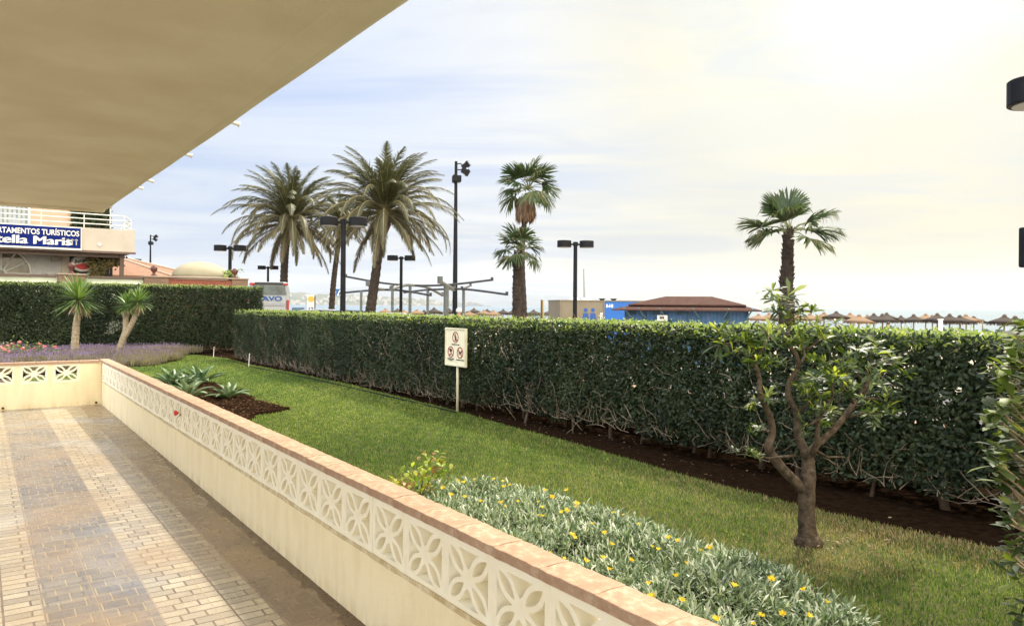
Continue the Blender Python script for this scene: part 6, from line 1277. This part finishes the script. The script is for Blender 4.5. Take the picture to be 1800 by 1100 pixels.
for j in range(3):
    x = xb0-.14-.13*j; zc = zs0+Hs*.15
    q.box(x-.018, min(FY*1, FY*1.05), zc, x+.018, max(FY, FY*1.05), zc+Hs*.22); 
    for dx_, dz__ in ((-.032, .25), (.032, .25), (0, .28)): q.tube([(x+dx_, FY, zc+Hs*dz__), (x+dx_, FY*1.06, zc+Hs*dz__)], .022, 8)
q.build('key_emblems', plain('emblem_grey', (0.45, 0.42, 0.38), None), nb)
# round bar sign
x_, z_ = Hx(145, 463, 1.2); bsn = empty('round_bar_sign', HP-A*1.2, ha, 'round red and white bar sign hanging in the dark under the balcony', 'sign'); bsn.location.z = -.1
hr = .36
def disc(q, r0, y0, y1, a0=0, a1=2*math.pi, r_in=0.0, n=32):
    for i in range(n):
        b0_, b1_ = a0+(a1-a0)*i/n, a0+(a1-a0)*(i+1)/n; pp_ = [(x_+r*math.cos(b_), HS*y_, z_+r*.82*math.sin(b_)) for y_ in (y0, y1) for r, b_ in ((r_in, b0_), (r0, b0_), (r0, b1_), (r_in, b1_))]
        q.add(pp_, [(0, 1, 2, 3), (7, 6, 5, 4), (1, 5, 6, 2)]+([(0, 3, 7, 4)] if r_in else []))
q = MB(); disc(q, hr*1.12, .0, -.06); q.build('rim', plain('sign_grey', (0.25, 0.24, 0.22), None), bsn)
q = MB(); disc(q, hr, -.062, -.08); q.build('face', plain('sign_white', (0.55, 0.53, 0.50), None), bsn)
q = MB(); disc(q, hr*.82, -.082, -.09, R(198), R(378)); q.build('red_half', plain('sign_red', (0.45, 0.03, 0.03), None), bsn)
text('lettering', 'Amstel', .20, Matrix.Translation((x_-.26, -.10*HS, z_-.02)) @ UP @ Matrix.Rotation(R(15), 4, 'Z'), M_ink, bsn, 'LEFT', .006)
q = MB(); disc(q, hr*1.62, -.02, -.05, R(-110), R(40), hr*1.35); q.build('lower_ring', plain('sign_white2', (0.55, 0.55, 0.55), None), bsn)
q = MB(); q.tube([(x_, 0, z_+hr*.8), (x_, 0, zb)], .02, 6); q.build('hanger', M_black, bsn)

# brick garden wall with finials and glazed screen, between hedge and hotel
BP = Vector((P(435, 500, 26.8).x, 26.8, 0)); bwl = empty('brick_wall', (BP.x, BP.y, -.1), ha, 'low red brick wall with pillars and pine cone finials behind the tall hedge', 'wall')
def Bx(px, py, b=0.0): g = PL(px, py, BP.to_2d(), hd); return (g-BP).dot(Nn), g.z+.1
def brickmat(nm, c1, c2, mo_):
    m, t, b = bsdf(nm, .85); tcn = t.nodes.new('ShaderNodeTexCoord'); s3 = t.nodes.new('ShaderNodeSeparateXYZ'); cb = t.nodes.new('ShaderNodeCombineXYZ'); t.links.new(tcn.outputs['Object'], s3.inputs[0]); t.links.new(s3.outputs[0], cb.inputs[0]); t.links.new(s3.outputs[2], cb.inputs[1])
    bn = t.nodes.new('ShaderNodeTexBrick'); bn.inputs['Scale'].default_value = 1; bn.inputs['Brick Width'].default_value = .24; bn.inputs['Row Height'].default_value = .07; bn.inputs['Mortar Size'].default_value = .008
    for k_, c in (('Color1', c1), ('Color2', c2), ('Mortar', mo_)): bn.inputs[k_].default_value = (*c, 1)
    t.links.new(cb.outputs[0], bn.inputs[0]); t.links.new(bn.outputs[0], b.inputs['Base Color']); return m
M_br = brickmat('red_brick', (0.30, 0.075, 0.04), (0.22, 0.05, 0.03), (0.25, 0.15, 0.10)); M_br2 = brickmat('brown_brick', (0.20, 0.12, 0.08), (0.26, 0.16, 0.11), (0.15, 0.11, 0.08))
ztb = Bx(300, 486.5)[1]; x3 = Bx(436, 490)[0]; x2 = Bx(408, 490)[0]; x1 = Bx(297, 490)[0]; x0 = Bx(254, 490)[0]; xq1 = Bx(150, 490)[0]; xq0 = Bx(103, 490)[0]
def bbx(q, a_, b_2, y0, y1, z0, z1): q.box(a_, min(HS*y0, HS*y1), z0, b_2, max(HS*y0, HS*y1), z1)
q = MB(); bbx(q, x1, x2, .05, .3, 0, ztb-.06); q.build('wall_panel', M_br, bwl)
for a_, b_2, mm in ((x2, x3, M_br2), (x0, x1, M_br2), (xq0, xq1, M_br2)): q = MB(); bbx(q, a_, b_2, 0, .5, 0, ztb-.03); q.build('pillar', mm, bwl)
q = MB(); bbx(q, x0-.03, x3+.03, -.04, .54, ztb-.029, ztb+.02); bbx(q, xq0-.03, xq1+.03, -.04, .54, ztb-.029, ztb+.02); q.build('cap', plain('wall_cap', (0.36, 0.27, 0.20), None), bwl, bevel=.01)
for px in (127, 273, 416):
    x = Bx(px, 485)[0]; q = MB(); q.lathe([(.10, 0), (.10, .03), (.045, .07), (.045, .12), (.09, .17), (.12, .23), (.105, .29), (.05, .34), (.02, .36)], 14, (x, HS*.25, ztb+.02)); q.build('finial', M_brass, bwl, smooth=True)
M_scr = plain('pale_screen', (0.55, 0.58, 0.45), (0.40, 0.43, 0.33), 1.2, .4)
gs = empty('glazed_screen', (BP.x, BP.y, -.1), ha, 'pale green glazed screen with dark top rail between the brick pillars', 'screen')
for a_, b_2 in ((xq1+.01, x0-.01), (-14, xq0-.04)):
    q = MB(); bbx(q, a_, b_2, .15, .18, .3, ztb-.12); q.build('pane', M_scr, gs); q = MB(); bbx(q, a_, b_2, .10, .22, ztb-.11, ztb-.04); q.build('rail', plain('rail_brown', (0.12, 0.08, 0.06), None), gs)
    q = MB(); bbx(q, a_, b_2, .12, .149, ztb-.28, ztb-.24); q.build('glazing_bar', M_white, gs)
# striped terracotta roof, dome
tp_ = P(222, 449, 38); tb_ = empty('terracotta_roof_building', (tp_.x, tp_.y, 0), ha, 'building with terracotta coloured pyramid roof seen past the hotel balcony', 'building')
hz_ = tp_.z; hw_ = 4.6; zl = P(222, 489, 38).z
q = MB(); q.add([(-hw_, -hw_, zl), (hw_*.6, -hw_, zl), (hw_*.6, hw_, zl), (-hw_, hw_, zl), (-.6, 0, hz_), (-.9, 0.2, hz_), (-hw_, -hw_, zl-.1), (hw_*.6, -hw_, zl-.1), (hw_*.6, hw_, zl-.1), (-hw_, hw_, zl-.1)], [(0, 1, 4, 5), (1, 2, 4), (2, 3, 5, 4), (3, 0, 5), (6, 9, 8, 7), (0, 6, 7, 1), (1, 7, 8, 2), (2, 8, 9, 3), (3, 9, 6, 0)])
q.build('roof', plain('terracotta_roof', (0.30, 0.17, 0.11), (0.25, 0.135, 0.085), 3, .85, bmp=.3, bscale=20, bdist=.03), tb_)
q = MB()
for xx in (-4.6, -1.5, 1.3, 2.76): q.tube([(xx, -hw_, zl+.03), (-.75, 0, hz_+.03)], .05, 5)
q.build('roof_seam', plain('seam', (0.55, 0.42, 0.32), None), tb_)
q = MB(); q.box(-hw_+.4, -hw_+.4, -.3, hw_*.6-.4, hw_-.4, zl-.1); q.build('wall', M_peach, tb_)
dp = P(353, 486, 34); dm = empty('dome', (dp.x, dp.y, 0), 0, 'smooth beige dome rising above the brick wall', 'dome'); rd = (P(400, 486, 34)-dp).x; hd_ = P(353, 460, 34).z-P(353, 487, 34).z; zd = P(353, 487, 34).z
q = MB(); q.lathe([(rd*math.cos(i/12*math.pi/2)+.001, zd+hd_*math.sin(i/12*math.pi/2)) for i in range(13)], 40); q.build('shell', plain('dome_render', (0.38, 0.34, 0.24), (0.33, 0.29, 0.20), 1.5, .85), dm, smooth=True)
q = MB(); q.lathe([(rd*.98, -.3), (rd*.98, zd-.04), (rd*1.03, zd-.04), (rd*1.03, zd)], 40); q.build('drum', M_par, dm)
# a bit of green behind the brick wall
r = empty('garden_shrub', (P(407, 480, 30).x, 30, 0), 0, 'tuft of green leaves behind the right pillar of the brick wall', 'shrub'); zc = P(407, 478, 30).z
bush('foliage', [(random.gauss(0, .22), random.gauss(0, .15), zc+random.uniform(-.5, .12)) for _ in range(14)], 22, .13, .05, M_hedge_top, r, 'oval', .06); q = MB(); q.tube([(0, 0, -.1), (0, 0, zc-.2)], .03, 6); q.build('stems', M_twig, r)

# ------------------------------------------------------------------ far side of the bay
def hillmat(nm, c1, c2, sc_): return plain(nm, c1, c2, sc_, .95)
def ridge(name, pts, Y0, Y1, mat, rough_=0.12, zbase=-3):
    xs = np.linspace(pts[0][0], pts[-1][0], 160); ys = np.interp(xs, [p[0] for p in pts], [p[1] for p in pts]); nr = 9; vs = []
    for j in range(nr):
        v = j/(nr-1); prof = [0, .22, .45, .62, .78, .9, 1, .8, .0][j]; Yj = Y0+(Y1-Y0)*v
        for i, (px, py) in enumerate(zip(xs, ys)):
            hor = HY+(px-900)*ROLL; hh_ = max(0, (hor-py))/F*Y1*(.85+.15*v); nz_ = 1+rough_*math.sin(px*.21+j*2.1)+rough_*.6*math.sin(px*.53+j*5.2)
            x = ray(px, hor)[0]*(Y0+(Y1-Y0)*0.6)*1.0; vs.append((x*(1+.02*math.sin(j*3+i)*.1), Yj, zbase+(hh_+5)*prof*(nz_ if j not in (6,) else 1)))
    n = len(xs); q = MB(); q.add(vs, [(j*n+i, j*n+i+1, (j+1)*n+i+1, (j+1)*n+i) for j in range(nr-1) for i in range(n-1)]); return q.build(name, mat, kind='structure', smooth=True)
M_hill = hillmat('far_hill', (0.06, 0.08, 0.05), (0.14, 0.13, 0.10), .004)
ridge('far_hills', [(380, 512), (440, 511), (500, 515), (520, 514), (545, 519), (580, 516), (600, 518), (640, 520), (690, 523), (740, 526), (785, 530), (820, 536), (860, 539)], 5600, 7200, M_hill)
ridge('far_mountains', [(480, 530), (560, 514), (600, 507), (640, 503), (670, 505), (720, 511), (770, 514), (800, 508), (850, 518), (900, 516), (1000, 520), (1080, 528), (1160, 540)], 11500, 13800, hillmat('far_mountain', (0.10, 0.12, 0.14), (0.14, 0.15, 0.16), .002), .03)
M_bld = plain('far_building', (0.48, 0.45, 0.41), (0.38, 0.36, 0.33), .02, .8)
bmesh_list = []
for k in range(5):
    q = MB(); a_, h_ = random.uniform(14, 30), random.uniform(9, 20); q.box(-a_/2, -8, -8, a_/2, 8, h_); q.box(-a_/4, -6, h_, a_/5, 6, h_+4); q.box(-a_/2-6, -6, -8, -a_/2, 6, h_*.6); o = q.build('seaside_house', M_bld); bmesh_list.append(o)
LBL = 'tiny pale building on the hillside across the bay'
for i in range(150):
    o = bmesh_list[i] if i < 5 else random.choice(bmesh_list[:5]).copy()
    if i >= 5: COL.objects.link(o)
    px = random.uniform(470, 800) if random.random() < .75 else random.uniform(600, 700); hor = HY+(px-900)*ROLL; top_ = np.interp(px, [440, 500, 545, 640, 740, 820], [511, 515, 519, 520, 526, 536]); v = random.random()**1.3
    Yk = 5600+v*1500*.6; hh_ = (hor-top_)/F*7200; z = -3+(hh_+5)*np.interp(v*.6, [0, .125, .25, .375, .5, .625], [0, .22, .45, .62, .78, .9]); xx = ray(px, hor)[0]*(5600+1600*.6)
    o.location = (xx, Yk-10, z+4); k_ = random.uniform(.4, .95); o.scale = (k_, k_, k_*random.uniform(.7, 1.3)); tag(o, LBL, 'building', 'buildings across the bay')
tw = []
for k in range(3):
    q = MB(); q.box(-16, -12, 0, 16, 12, 46+k*8)
    q.box(-5, -5, 46+k*8, 6, 5, 52+k*8); o = q.build('tower_block', M_bld)
    q = MB()
    for fz_ in range(3, 42+k*8, 6): q.box(-14.5, -12.6, fz_, 14.5, -12.05, fz_+2.4)
    q.build('window_band', glass('far_glass', (0.10, 0.13, 0.15)), o); tw.append(o)
for i, (px, py) in enumerate(((792, 525), (798, 526), (804, 529), (810, 531), (822, 530), (827, 528.5), (833, 530), (837, 531), (843, 533), (848, 534), (787, 529), (775, 528), (760, 530))):
    o = tw[i] if i < 3 else copy_tree(tw[i % 3]); hor = HY+(px-900)*ROLL; o.location = (ray(px, hor)[0]*6000, 6000, -2); hgt = (hor-py)/F*6000+2; o.scale = (1, 1, hgt/(50+(i % 3)*8)); tag(o, 'pale tower block across the bay, '+['fourth', 'fifth', 'sixth', 'seventh', 'eighth', 'ninth', 'tenth', 'eleventh', 'twelfth', 'rightmost', 'third', 'second', 'leftmost'][i]+(' from left' if i not in (9, 12) else '')+' in the row on the shore', 'tower block', 'tower blocks across the bay')

# ------------------------------------------------------------------ haze over the bay
q = MB(); q.box(-16500, -16500, -60, 16500, 16500, 620); o = q.build('haze', bpy.data.materials.new('haze_air'), kind='stuff', label='pale sea haze veiling the far shore and hills', cat='haze'); m = o.data.materials[0]; m.use_nodes = True; m.node_tree.nodes.clear()
vo = m.node_tree.nodes.new('ShaderNodeVolumePrincipled'); mo_ = m.node_tree.nodes.new('ShaderNodeOutputMaterial'); vo.inputs['Color'].default_value = (0.84, 0.90, 1.0, 1); vo.inputs['Density'].default_value = 0.00005; vo.inputs['Anisotropy'].default_value = 0.2
m.node_tree.links.new(vo.outputs[0], mo_.inputs['Volume'])
